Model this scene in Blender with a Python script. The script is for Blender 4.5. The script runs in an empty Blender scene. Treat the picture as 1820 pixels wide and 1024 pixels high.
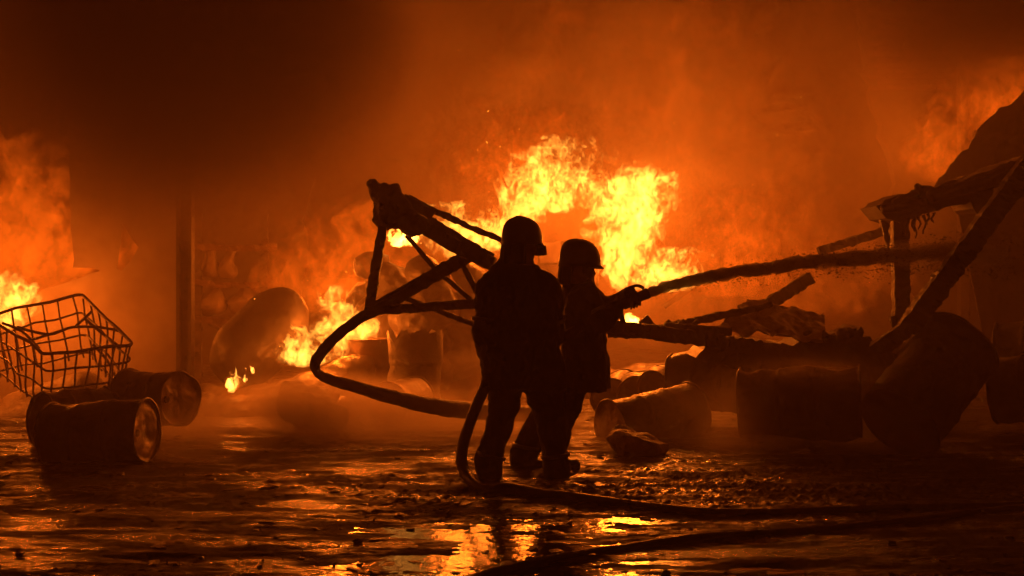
import bpy, bmesh, math, random
import numpy as np
from mathutils import Vector, Matrix, noise as mnoise
from mathutils.geometry import tessellate_polygon

rnd = random.Random(11)
scene = bpy.context.scene
COL = scene.collection
F = 2500.0          # focal length in photo pixels
HC = 1.5            # camera height
HZ = 480.0          # photo row of the horizon

# ------------------------------------------------------------------ camera
cd = bpy.data.cameras.new('camera')
cam = bpy.data.objects.new('camera', cd)
COL.objects.link(cam)
cam.location = (0, 0, HC)
cam.rotation_euler = (math.radians(90), 0, 0)
cd.sensor_width = 36.0
cd.lens = 36.0 * F / 1820.0
cd.shift_y = -(512 - HZ) / 1820.0
cd.clip_start = 0.1
cd.clip_end = 600
scene.camera = cam

# ------------------------------------------------------------------ night sky
w = bpy.data.worlds.new('World')
scene.world = w
w.use_nodes = True
nt = w.node_tree
bgn = nt.nodes['Background']
sky = nt.nodes.new('ShaderNodeTexSky')
sky.sky_type = 'NISHITA'
sky.sun_disc = False
sky.sun_elevation = math.radians(-6)
sky.sun_rotation = math.radians(200)
nt.links.new(sky.outputs[0], bgn.inputs[0])
bgn.inputs[1].default_value = 0.05

# ------------------------------------------------------------------ exposure / renderer
vs = scene.view_settings
vs.view_transform = 'Standard'
vs.look = 'None'
vs.exposure = -0.12
vs.gamma = 1.0
vs.use_curve_mapping = False
cy = scene.cycles
cy.max_bounces = 6
cy.diffuse_bounces = 2
cy.glossy_bounces = 2
cy.volume_bounces = 1
cy.transparent_max_bounces = 64
cy.sample_clamp_indirect = 3.0
cy.volume_step_rate = 1.0
cy.volume_max_steps = 160
cy.use_denoising = True
cy.use_adaptive_sampling = True
cy.adaptive_threshold = .03
cy.adaptive_min_samples = 24
cy.caustics_reflective = False
cy.caustics_refractive = False

FIRE = (1.0, 0.155, 0.008)     # colour of the firelight

# ------------------------------------------------------------------ helpers
def at(px, py, Y):
    return Vector(((px - 910.0) * Y / F, Y, HC - (py - HZ) * Y / F))

def ground_y(py):
    return HC * F / (py - HZ)

def tag(o, label=None, cat=None, group=None, kind=None):
    if label: o['label'] = label
    if cat: o['category'] = cat
    if group: o['group'] = group
    if kind: o['kind'] = kind
    return o

def empty(name, loc, label=None, cat=None, group=None):
    o = bpy.data.objects.new(name, None)
    o.empty_display_size = 0.2
    COL.objects.link(o)
    o.location = loc
    return tag(o, label, cat, group)

def link(name, me, mat, parent=None):
    o = bpy.data.objects.new(name, me)
    COL.objects.link(o)
    if mat is not None:
        for m in (mat if isinstance(mat, (list, tuple)) else [mat]):
            me.materials.append(m)
    if parent is not None:
        o.parent = parent
        o.location = -world_loc(parent)
    return o

def world_loc(o):
    v = Vector((0, 0, 0))
    while o is not None:
        v = v + o.location
        o = o.parent
    return v

def mesh_np(name, verts, faces, smooth=True):
    """faces: (n,4) or (n,3) int array"""
    me = bpy.data.meshes.new(name)
    verts = np.asarray(verts, np.float32)
    faces = np.asarray(faces, np.int32)
    n, k = faces.shape
    me.vertices.add(len(verts))
    me.vertices.foreach_set('co', verts.ravel())
    me.loops.add(n * k)
    me.loops.foreach_set('vertex_index', faces.ravel())
    me.polygons.add(n)
    me.polygons.foreach_set('loop_start', np.arange(0, n * k, k, dtype=np.int32))
    me.polygons.foreach_set('loop_total', np.full(n, k, np.int32))
    me.polygons.foreach_set('use_smooth', np.full(n, smooth, bool))
    me.update(calc_edges=True)
    return me

def mesh_bm(name, bm, smooth=False):
    me = bpy.data.meshes.new(name)
    bmesh.ops.recalc_face_normals(bm, faces=bm.faces)
    for f in bm.faces: f.smooth = smooth
    bm.to_mesh(me)
    bm.free()
    return me

# ------------------------------------------------------------------ numpy noise
_rng = np.random.default_rng(5)
LAT = (_rng.random((64, 64, 64)) * 2 - 1).astype(np.float32)

def vnoise(x, y, z):
    xi = np.floor(x); yi = np.floor(y); zi = np.floor(z)
    fx = (x - xi).astype(np.float32); fy = (y - yi).astype(np.float32); fz = (z - zi).astype(np.float32)
    xi = xi.astype(np.int64) & 63; yi = yi.astype(np.int64) & 63; zi = zi.astype(np.int64) & 63
    x1 = (xi + 1) & 63; y1 = (yi + 1) & 63; z1 = (zi + 1) & 63
    fx = fx * fx * (3 - 2 * fx); fy = fy * fy * (3 - 2 * fy); fz = fz * fz * (3 - 2 * fz)
    def L(a, b, t): return a + (b - a) * t
    c00 = L(LAT[xi, yi, zi], LAT[x1, yi, zi], fx)
    c10 = L(LAT[xi, y1, zi], LAT[x1, y1, zi], fx)
    c01 = L(LAT[xi, yi, z1], LAT[x1, yi, z1], fx)
    c11 = L(LAT[xi, y1, z1], LAT[x1, y1, z1], fx)
    return L(L(c00, c10, fy), L(c01, c11, fy), fz)

def fbm(x, y, z, octv=4, gain=0.5, lac=2.03):
    s = 0; a = 1.0; t = 0
    for i in range(octv):
        s = s + a * vnoise(x + 17.3 * i, y + 5.1 * i, z + 9.7 * i)
        t += a
        a *= gain; x = x * lac; y = y * lac; z = z * lac
    return s / t * 1.6

# ------------------------------------------------------------------ surface nets (field > 0 is inside)
def surface_nets(f, org, h):
    nx, ny, nz = f.shape
    ins = f > 0
    cnt = np.zeros((nx - 1, ny - 1, nz - 1), np.int8)
    for dx in (0, 1):
        for dy in (0, 1):
            for dz in (0, 1):
                cnt += ins[dx:nx - 1 + dx, dy:ny - 1 + dy, dz:nz - 1 + dz]
    act = (cnt > 0) & (cnt < 8)
    idx = np.full(act.shape, -1, np.int64)
    I, J, K = np.nonzero(act)
    n = len(I)
    if n == 0:
        return np.zeros((0, 3)), np.zeros((0, 4), int)
    idx[I, J, K] = np.arange(n)
    acc = np.zeros((n, 3)); c = np.zeros(n)
    corners = [(0, 0, 0), (1, 0, 0), (0, 1, 0), (1, 1, 0), (0, 0, 1), (1, 0, 1), (0, 1, 1), (1, 1, 1)]
    for a in range(8):
        for ax in range(3):
            A = corners[a]
            if A[ax]: continue
            B = list(A); B[ax] = 1
            fa = f[I + A[0], J + A[1], K + A[2]].astype(np.float64)
            fb = f[I + B[0], J + B[1], K + B[2]].astype(np.float64)
            m = (fa > 0) != (fb > 0)
            d = np.where(m, fa - fb, 1.0)
            t = np.where(m, fa / d, 0)
            p = np.zeros((n, 3)) + np.array(A, float)
            p[:, ax] += t
            acc += np.where(m[:, None], p, 0); c += m
    v = acc / c[:, None] + np.stack([I, J, K], 1)
    verts = v * h + np.asarray(org)
    quads = []
    for ax in range(3):
        b, cc = (ax + 1) % 3, (ax + 2) % 3
        sl0 = [slice(None)] * 3; sl1 = [slice(None)] * 3
        sl0[ax] = slice(0, -1); sl1[ax] = slice(1, None)
        a0 = ins[tuple(sl0)]; a1 = ins[tuple(sl1)]
        e = a0 != a1
        P = np.stack(np.nonzero(e), 1)
        P = P[(P[:, b] > 0) & (P[:, cc] > 0) & (P[:, b] < f.shape[b] - 1) & (P[:, cc] < f.shape[cc] - 1)]
        if not len(P): continue
        ob = np.zeros(3, int); ob[b] = 1
        oc = np.zeros(3, int); oc[cc] = 1
        def g(Q): return idx[Q[:, 0], Q[:, 1], Q[:, 2]]
        q = np.stack([g(P - ob - oc), g(P - oc), g(P), g(P - ob)], 1)
        inside_first = ins[P[:, 0], P[:, 1], P[:, 2]]
        q[~inside_first] = q[~inside_first][:, ::-1]
        quads.append(q)
    return verts, np.concatenate(quads)

def grid(lo, hi, h):
    lo = np.asarray(lo, float); hi = np.asarray(hi, float)
    ax = [np.arange(lo[i], hi[i] + h, h, dtype=np.float32) for i in range(3)]
    return np.meshgrid(*ax, indexing='ij')

class SDF:
    """union of soft primitives; the stored field is distance (negative inside)"""
    def __init__(s, lo, hi, h):
        s.lo = np.asarray(lo, float); s.h = h
        s.X, s.Y, s.Z = grid(lo, hi, h)
        s.d = np.full(s.X.shape, 9.0, np.float32)
    def _win(s, lo, hi):
        n = np.array(s.X.shape)
        a = np.clip(((np.asarray(lo) - s.lo) / s.h).astype(int) - 1, 0, n)
        b = np.clip(((np.asarray(hi) - s.lo) / s.h).astype(int) + 2, 0, n)
        return tuple(slice(int(a[i]), int(b[i])) for i in range(3))
    def _mix(s, w, d, k):
        o = s.d[w]
        h = np.maximum(k - np.abs(o - d), 0) / k
        s.d[w] = np.minimum(o, d) - h * h * k * 0.25
    def cone(s, a, b, ra, rb, k=0.03, flat=None, fs=1.0):
        """tapered capsule; FLAT an axis along which it is squeezed by FS"""
        a = np.asarray(a, float); b = np.asarray(b, float)
        m = max(ra, rb) * max(1, 1 / fs) + k + 0.03
        w = s._win(np.minimum(a, b) - m, np.maximum(a, b) + m)
        P = np.stack([s.X[w], s.Y[w], s.Z[w]], -1) - a
        ab = b - a
        t = np.clip(P @ ab / max(ab @ ab, 1e-9), 0, 1)
        D = P - t[..., None] * ab
        if flat is not None:
            n = np.asarray(flat, float); n = n / np.linalg.norm(n)
            q = D @ n
            D = D + (q * (1 / fs - 1))[..., None] * n
        d = np.sqrt((D * D).sum(-1)) - (ra + (rb - ra) * t)
        if flat is not None: d = d * min(1, fs) ** 0.5
        s._mix(w, d.astype(np.float32), k)
    def chain(s, pts, rs, k=0.03, **kw):
        for i in range(len(pts) - 1):
            s.cone(pts[i], pts[i + 1], rs[i], rs[i + 1], k, **kw)
    def hull(s, pts):
        bm = bmesh.new()
        for p in pts: bm.verts.new(p)
        r = bmesh.ops.convex_hull(bm, input=bm.verts)
        bmesh.ops.recalc_face_normals(bm, faces=bm.faces)
        d = np.full(s.X.shape, -9.0, np.float32)
        for f in bm.faces:
            n = f.normal; c = f.verts[0].co
            d = np.maximum(d, (s.X - c.x) * n.x + (s.Y - c.y) * n.y + (s.Z - c.z) * n.z)
        bm.free()
        s.d = np.minimum(s.d, d)
    def floor(s, z):
        s.d = np.maximum(s.d, (z - s.Z) * .95)
    def cut(s, a, b, ra, rb):
        a = np.asarray(a, float); b = np.asarray(b, float)
        m = max(ra, rb) + 0.03
        w = s._win(np.minimum(a, b) - m, np.maximum(a, b) + m)
        P = np.stack([s.X[w], s.Y[w], s.Z[w]], -1) - a
        ab = b - a
        t = np.clip(P @ ab / max(ab @ ab, 1e-9), 0, 1)
        D = P - t[..., None] * ab
        d = np.sqrt((D * D).sum(-1)) - (ra + (rb - ra) * t)
        s.d[w] = np.maximum(s.d[w], -d)
    def rough(s, amp, freq, octv=3, seed=0.0, zs=1.0):
        m = np.abs(s.d) < amp * 3 + 0.03
        s.d[m] += amp * fbm(s.X[m] * freq + seed, s.Y[m] * freq + seed * 1.7, s.Z[m] * freq * zs + seed * .3, octv)
    def mesh(s, name, smooth=True):
        v, q = surface_nets(-s.d, s.lo, s.h)
        return mesh_np(name, v, q, smooth)

# ------------------------------------------------------------------ materials
def mat_new(name):
    m = bpy.data.materials.new(name)
    m.use_nodes = True
    nt = m.node_tree
    return m, nt, nt.nodes['Principled BSDF'], nt.nodes['Material Output']

def noisy(name, c1, c2, scale=8.0, rough=(0.5, 0.8), metal=0.0, bump=0.15, bscale=30.0, spec=0.5, c3=None):
    m, nt, b, out = mat_new(name)
    N = nt.nodes.new; Lk = nt.links.new
    tc = N('ShaderNodeTexCoord')
    n1 = N('ShaderNodeTexNoise'); n1.inputs['Scale'].default_value = scale; n1.inputs['Detail'].default_value = 8; n1.inputs['Roughness'].default_value = .65
    Lk(tc.outputs['Object'], n1.inputs['Vector'])
    r = N('ShaderNodeValToRGB')
    r.color_ramp.elements[0].position = .35; r.color_ramp.elements[0].color = (*c1, 1)
    r.color_ramp.elements[1].position = .65; r.color_ramp.elements[1].color = (*c2, 1)
    if c3:
        e = r.color_ramp.elements.new(.78); e.color = (*c3, 1)
    Lk(n1.outputs[0], r.inputs[0])
    Lk(r.outputs[0], b.inputs['Base Color'])
    n2 = N('ShaderNodeTexNoise'); n2.inputs['Scale'].default_value = bscale; n2.inputs['Detail'].default_value = 6
    Lk(tc.outputs['Object'], n2.inputs['Vector'])
    mr = N('ShaderNodeMapRange'); mr.inputs[3].default_value = rough[0]; mr.inputs[4].default_value = rough[1]
    mr.inputs[1].default_value = .3; mr.inputs[2].default_value = .7
    Lk(n2.outputs[0], mr.inputs[0]); Lk(mr.outputs[0], b.inputs['Roughness'])
    bp = N('ShaderNodeBump'); bp.inputs['Strength'].default_value = bump; bp.inputs['Distance'].default_value = .02
    Lk(n2.outputs[0], bp.inputs['Height']); Lk(bp.outputs[0], b.inputs['Normal'])
    b.inputs['Metallic'].default_value = metal
    b.inputs['Specular IOR Level'].default_value = spec
    return m

M = {}
M['char'] = noisy('charred_steel', (.012, .011, .010), (.05, .04, .034), 9, (.45, .8), .2, .35, 40)
M['rust'] = noisy('burnt_rusty_steel', (.03, .022, .018), (.11, .06, .035), 6, (.35, .7), .35, .25, 30, c3=(.16, .085, .045))
M['lid'] = noisy('scorched_drum_lid', (.09, .06, .04), (.26, .19, .13), 7, (.3, .6), .4, .3, 22)
M['wire'] = noisy('heat_rusted_wire', (.04, .025, .018), (.1, .05, .03), 20, (.5, .8), .4, .2, 60)
M['panel'] = noisy('sooty_sheet_wall', (.16, .12, .09), (.3, .24, .18), 1.2, (.6, .85), 0, .08, 14)
M['soot'] = noisy('sooty_darkened_wall', (.010, .008, .007), (.03, .025, .02), 1.5, (.7, .9), 0, .15, 10)  # darkened below plain soot so the hall wall reads as unlit
M['turnout'] = noisy('dark_turnout_cloth', (.018, .017, .016), (.035, .03, .026), 20, (.75, .95), 0, .3, 120, .25)
for n_ in M['turnout'].node_tree.nodes:
    if n_.type == 'BSDF_PRINCIPLED':
        n_.inputs['Sheen Weight'].default_value = .35; n_.inputs['Sheen Roughness'].default_value = .4
M['glove'] = noisy('leather_glove', (.03, .022, .016), (.06, .045, .03), 30, (.6, .85), 0, .3, 120, .3)
M['boot'] = noisy('black_rubber_boot', (.012, .012, .012), (.03, .028, .026), 15, (.4, .7), 0, .15, 60)
M['skin'] = noisy('skin', (.36, .2, .14), (.45, .27, .19), 20, (.45, .6), 0, .05, 150)
M['helmet'] = noisy('scuffed_helmet_shell', (.03, .026, .024), (.06, .05, .044), 12, (.28, .5), 0, .05, 60)
M['visor'] = noisy('smoked_visor', (.02, .018, .016), (.03, .026, .022), 5, (.1, .2), 0, .02, 20)
M['hose'] = noisy('wet_canvas_hose', (.035, .028, .022), (.08, .06, .045), 25, (.3, .55), 0, .25, 160)
M['stone'] = noisy('scorched_concrete', (.2, .16, .12), (.48, .38, .29), 7, (.5, .85), 0, .5, 26)
M['bag'] = noisy('sooty_woven_bag', (.05, .038, .028), (.15, .11, .08), 4, (.6, .85), 0, .4, 24)
M['tarp'] = noisy('burnt_sheeting', (.16, .12, .09), (.45, .35, .25), 5, (.4, .7), 0, .2, 30)
M['tank'] = noisy('sooty_plastic', (.01, .008, .007), (.03, .023, .018), 3, (.45, .7), 0, .1, 16)
M['brick'] = noisy('dark_brick', (.05, .028, .02), (.12, .06, .04), 9, (.7, .9), 0, .4, 50)
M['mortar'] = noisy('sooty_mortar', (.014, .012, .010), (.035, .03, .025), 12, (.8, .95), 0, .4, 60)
M['rubble'] = noisy('wet_rubble', (.03, .024, .018), (.12, .09, .065), 14, (.25, .6), 0, .3, 60)

# ground: wet mud
def ground_mat():
    m, nt, b, out = mat_new('wet_mud')
    N = nt.nodes.new; Lk = nt.links.new
    geo = N('ShaderNodeNewGeometry')
    n1 = N('ShaderNodeTexNoise'); n1.inputs['Scale'].default_value = 2.2; n1.inputs['Detail'].default_value = 10; n1.inputs['Roughness'].default_value = .7
    Lk(geo.outputs['Position'], n1.inputs['Vector'])
    r = N('ShaderNodeValToRGB')
    r.color_ramp.elements[0].position = .35; r.color_ramp.elements[0].color = (.018, .014, .011, 1)
    r.color_ramp.elements[1].position = .7; r.color_ramp.elements[1].color = (.06, .046, .034, 1)
    Lk(n1.outputs[0], r.inputs[0]); Lk(r.outputs[0], b.inputs['Base Color'])
    mp3 = N('ShaderNodeMapping'); mp3.inputs['Scale'].default_value = (.9, 2.2, 1)
    Lk(geo.outputs['Position'], mp3.inputs[0])
    n3 = N('ShaderNodeTexNoise'); n3.inputs['Scale'].default_value = 1.5; n3.inputs['Detail'].default_value = 9; n3.inputs['Roughness'].default_value = .68
    Lk(mp3.outputs[0], n3.inputs['Vector'])
    mr = N('ShaderNodeMapRange'); mr.inputs[1].default_value = .42; mr.inputs[2].default_value = .54; mr.inputs[3].default_value = .16; mr.inputs[4].default_value = .85
    ms = N('ShaderNodeMapRange'); ms.inputs[1].default_value = .42; ms.inputs[2].default_value = .54; ms.inputs[3].default_value = .5; ms.inputs[4].default_value = .2
    Lk(n3.outputs[0], ms.inputs[0]); Lk(ms.outputs[0], b.inputs['Specular IOR Level'])
    Lk(n3.outputs[0], mr.inputs[0]); Lk(mr.outputs[0], b.inputs['Roughness'])
    n2 = N('ShaderNodeTexNoise'); n2.inputs['Scale'].default_value = 60; n2.inputs['Detail'].default_value = 8; n2.inputs['Roughness'].default_value = .7
    Lk(geo.outputs['Position'], n2.inputs['Vector'])
    bp = N('ShaderNodeBump'); bp.inputs['Strength'].default_value = .9; bp.inputs['Distance'].default_value = .012
    Lk(n2.outputs[0], bp.inputs['Height']); Lk(bp.outputs[0], b.inputs['Normal'])
    b.inputs['Specular IOR Level'].default_value = .42
    return m
M['mud'] = ground_mat()

def water_mat():
    m, nt, b, out = mat_new('dirty_water')
    N = nt.nodes.new; Lk = nt.links.new
    b.inputs['Base Color'].default_value = (.012, .009, .006, 1)
    b.inputs['Roughness'].default_value = .1
    b.inputs['IOR'].default_value = 1.33
    geo = N('ShaderNodeNewGeometry')
    n2 = N('ShaderNodeTexNoise'); n2.inputs['Scale'].default_value = 14; n2.inputs['Detail'].default_value = 5
    Lk(geo.outputs['Position'], n2.inputs['Vector'])
    bp = N('ShaderNodeBump'); bp.inputs['Strength'].default_value = .45; bp.inputs['Distance'].default_value = .012
    Lk(n2.outputs[0], bp.inputs['Height']); Lk(bp.outputs[0], b.inputs['Normal'])
    return m
M['water'] = water_mat()

def jet_mat():
    """dense spray: a faint wet skin round a cloudy inside, so thin places let the fire through"""
    m, nt, b, out = mat_new('water_jet')
    N = nt.nodes.new; Lk = nt.links.new
    b.inputs['Base Color'].default_value = (.10, .085, .07, 1)
    b.inputs['Roughness'].default_value = .3
    tr = N('ShaderNodeBsdfTransparent')
    mx = N('ShaderNodeMixShader'); mx.inputs[0].default_value = .05
    Lk(tr.outputs[0], mx.inputs[1]); Lk(b.outputs[0], mx.inputs[2]); Lk(mx.outputs[0], out.inputs['Surface'])
    pv = N('ShaderNodeVolumePrincipled'); pv.inputs['Density'].default_value = 32; pv.inputs['Color'].default_value = (.35, .31, .27, 1)
    # the stream thins to mist the further it flies
    geo = N('ShaderNodeNewGeometry'); sx = N('ShaderNodeSeparateXYZ'); mr = N('ShaderNodeMapRange')
    mr.inputs[1].default_value = 1.2; mr.inputs[2].default_value = 4.3; mr.inputs[3].default_value = 42; mr.inputs[4].default_value = 3
    Lk(geo.outputs['Position'], sx.inputs[0]); Lk(sx.outputs['X'], mr.inputs[0]); Lk(mr.outputs[0], pv.inputs['Density'])
    Lk(pv.outputs[0], out.inputs['Volume'])
    return m
M['droplet'] = noisy('water_droplet', (.08, .07, .06), (.14, .12, .1), 20, (.1, .25), 0, 0, 20)
M['band'] = noisy('dirty_reflective_band', (.25, .22, .16), (.4, .36, .28), 20, (.3, .5), .2, .1, 80)
M['jet'] = jet_mat()

def flame_mat(name, col, k, edge, nscale=0, lo=0.0):
    """a burning volume: light is given off all through it; the skin only adds a faint glow"""
    m = bpy.data.materials.new(name)
    m.use_nodes = True
    nt = m.node_tree
    nt.nodes.clear()
    N = nt.nodes.new; Lk = nt.links.new
    out = N('ShaderNodeOutputMaterial')
    tr = N('ShaderNodeBsdfTransparent')
    em = N('ShaderNodeEmission'); em.inputs[0].default_value = (*col, 1); em.inputs[1].default_value = edge
    mx = N('ShaderNodeMixShader'); mx.inputs[0].default_value = .015
    Lk(tr.outputs[0], mx.inputs[1]); Lk(em.outputs[0], mx.inputs[2]); Lk(mx.outputs[0], out.inputs['Surface'])
    ve = N('ShaderNodeEmission'); ve.inputs[0].default_value = (*col, 1); ve.inputs[1].default_value = k
    if nscale:
        geo = N('ShaderNodeNewGeometry')
        mp = N('ShaderNodeMapping'); mp.inputs['Scale'].default_value = (1, 1, .6)
        Lk(geo.outputs['Position'], mp.inputs[0])
        n = N('ShaderNodeTexNoise'); n.inputs['Scale'].default_value = nscale; n.inputs['Detail'].default_value = 3
        n.inputs['Distortion'].default_value = .8
        Lk(mp.outputs[0], n.inputs['Vector'])
        mr = N('ShaderNodeMapRange'); mr.inputs[1].default_value = .42; mr.inputs[2].default_value = .68
        mr.inputs[3].default_value = k * lo; mr.inputs[4].default_value = k
        Lk(n.outputs[0], mr.inputs[0]); Lk(mr.outputs[0], ve.inputs[1])
    Lk(ve.outputs[0], out.inputs['Volume'])
    return m
M['fl_out'] = flame_mat('flame_outer', (1, .15, .006), 1.7, .15)
M['fl_in'] = flame_mat('flame_core', (1, .44, .05), 30.0, 1.6, 13, .10)
M['fl_out_small'] = flame_mat('small_flame_outer', (1, .17, .008), 9.0, .6)
M['fl_in_small'] = flame_mat('small_flame_core', (1, .46, .06), 120.0, 4.0)
M['fl_mid'] = flame_mat('flame_red', (1, .085, .002), .28, .05)
M['fl_midin'] = flame_mat('flame_red_core', (1, .13, .004), 1.1, .12)
M['fl_dim'] = flame_mat('flame_and_smoke_glow', (1, .09, .002), .085, .02)  # weak emission, also carries the glow of fire-lit smoke
M['fl_dimin'] = flame_mat('flame_and_smoke_glow_core', (1, .13, .004), .40, .05)

# ------------------------------------------------------------------ the ground
def ground_h(x, y):
    z = 0 * x
    big = fbm(x * .35 + 3, y * .55 + 8, z, 3)
    mid = fbm(x * 1.3 + 1, y * 2.0 + 4, z + 3, 4)
    fine = fbm(x * 6 + 2, y * 7, z + 7, 3)
    clod = fbm(x * 19 + 2, y * 21, z + 11, 3, .6)
    rough = np.clip((y - 8.3) / 1.0, 0, 1)
    pool = np.exp(-((x - .35) / 1.5) ** 2) * (1 - rough) * np.clip((y - 6.3) / .5, .3, 1)      # ruts that hold water in front of the firefighters
    side = np.clip((np.abs(x - .3) - 1.2) / 1.2, 0, 1)
    dry = np.clip(fbm(x * 1.6 + 40, y * 2.6 + 7, z + 2, 3) * 1.4 + .5, 0, 1)
    streak = fbm(x * 2.2 + 9, y * 8 + 3, z + 21, 3)
    h = .010 * streak * (1 - rough) + .014 * big + (.007 + .003 * rough) * mid + (.004 + .006 * rough) * np.abs(fine) + (.006 + .008 * rough) * dry * np.abs(clod)
    grit = np.exp(-((x - 1.4) / 1.7) ** 2) * np.exp(-((y - 9.5) / .9) ** 2)      # gravelly patch right of the firefighters
    h = h + .020 * grit * np.abs(clod)
    return h - .004 * pool + .016 * rough + .014 * side * (1 - rough)
us = np.linspace(-1, 1, 720)
ys = 5.6 * (26 / 5.6) ** np.linspace(0, 1, 700)
GU, GY = np.meshgrid(us, ys, indexing='ij')
GX = GU * (2.2 + .36 * GY)
GZ = ground_h(GX, GY)
edge = np.minimum(1 - np.abs(GU), np.minimum(GY - 5.6, 26 - GY))
GZ = np.where(edge < .002, -.06, GZ)
idx = np.arange(GX.size).reshape(GX.shape)
q = np.stack([idx[:-1, :-1], idx[1:, :-1], idx[1:, 1:], idx[:-1, 1:]], -1).reshape(-1, 4)
g = link('ground', mesh_np('ground', np.stack([GX, GY, GZ], -1).reshape(-1, 3), q), M['mud'])
tag(g, kind='structure')
bm = bmesh.new()
bmesh.ops.create_grid(bm, x_segments=1, y_segments=1, size=300)
for v in bm.verts: v.co.z = -.045
tag(link('ground_beyond', mesh_bm('ground_beyond', bm), M['mud']), kind='structure')
bm = bmesh.new()
for c in ((-4.1, 5.7, -.0085), (4.1, 5.7, -.0085), (6.9, 14, -.0085), (-6.9, 14, -.0085)): bm.verts.new(c)
bm.faces.new(bm.verts)
tag(link('water', mesh_bm('water', bm), M['water']), kind='structure')

def gz(x, y):
    return float(ground_h(np.array([float(x)]), np.array([float(y)]))[0])

# ------------------------------------------------------------------ shape builders
def sweep(pts, radii, nseg=10, rough=0.0, rfreq=20, seed=0, square=False, twist=0.0):
    """tube or box section along a polyline; returns a bmesh"""
    pts = [Vector(p) for p in pts]
    bm = bmesh.new()
    rings = []
    prev = None
    for i, p in enumerate(pts):
        t = (pts[min(i + 1, len(pts) - 1)] - pts[max(i - 1, 0)]).normalized()
        if prev is None:
            u = t.cross(Vector((0, 1, 0)))
            if u.length < .1: u = t.cross(Vector((0, 0, 1)))
            u.normalize()
        else:
            u = prev - t * prev.dot(t)
            u.normalize()
        prev = u
        v = t.cross(u)
        r = radii[i] if isinstance(radii, (list, tuple)) else radii
        ra, rb = r if isinstance(r, (list, tuple)) else (r, r)
        ring = []
        if square:
            offs = [(-1, -1), (0, -1), (1, -1), (1, 0), (1, 1), (0, 1), (-1, 1), (-1, 0)]
        else:
            offs = [(math.cos(2 * math.pi * k / nseg), math.sin(2 * math.pi * k / nseg)) for k in range(nseg)]
        for (a, b) in offs:
            c = p + u * a * ra + v * b * rb
            if rough:
                c += (u * a + v * b) * rough * (mnoise.noise(c * rfreq + Vector((seed, seed, 0))) + .7 * mnoise.noise(c * rfreq * 3.1 + Vector((0, seed, seed))))
            ring.append(bm.verts.new(c))
        rings.append(ring)
    for a, b in zip(rings, rings[1:]):
        n = len(a)
        for k in range(n):
            bm.faces.new((a[k], a[(k + 1) % n], b[(k + 1) % n], b[k]))
    bm.faces.new(rings[0][::-1]); bm.faces.new(rings[-1])
    return bm

def resample(pts, step):
    """Catmull-Rom through the points, sampled about every STEP"""
    pts = [Vector(p) for p in pts]
    out = []
    for i in range(len(pts) - 1):
        p0 = pts[max(i - 1, 0)]; p1 = pts[i]; p2 = pts[i + 1]; p3 = pts[min(i + 2, len(pts) - 1)]
        n = max(1, int((p2 - p1).length / step))
        for k in range(n):
            t = k / n
            out.append(.5 * ((2 * p1) + (p2 - p0) * t + (2 * p0 - 5 * p1 + 4 * p2 - p3) * t * t + (3 * p1 - p0 - 3 * p2 + p3) * t ** 3))
    out.append(pts[-1])
    return out

def straight(a, b, step=.05):
    a = Vector(a); b = Vector(b)
    n = max(1, int((b - a).length / step))
    return [a.lerp(b, k / n) for k in range(n + 1)]

def bar(name, a, b, w, d, mat, parent, rough=.012, seed=0, bow=(0, 0, 0)):
    p = straight(a, b, .03)
    n = len(p) - 1
    p = [c + Vector(bow) * math.sin(math.pi * i / n) for i, c in enumerate(p)]
    bm = sweep(p, [(w / 2, d / 2)] * len(p), square=True, rough=rough, rfreq=14, seed=seed)
    return link(name, mesh_bm(name, bm), mat, parent)

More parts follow.
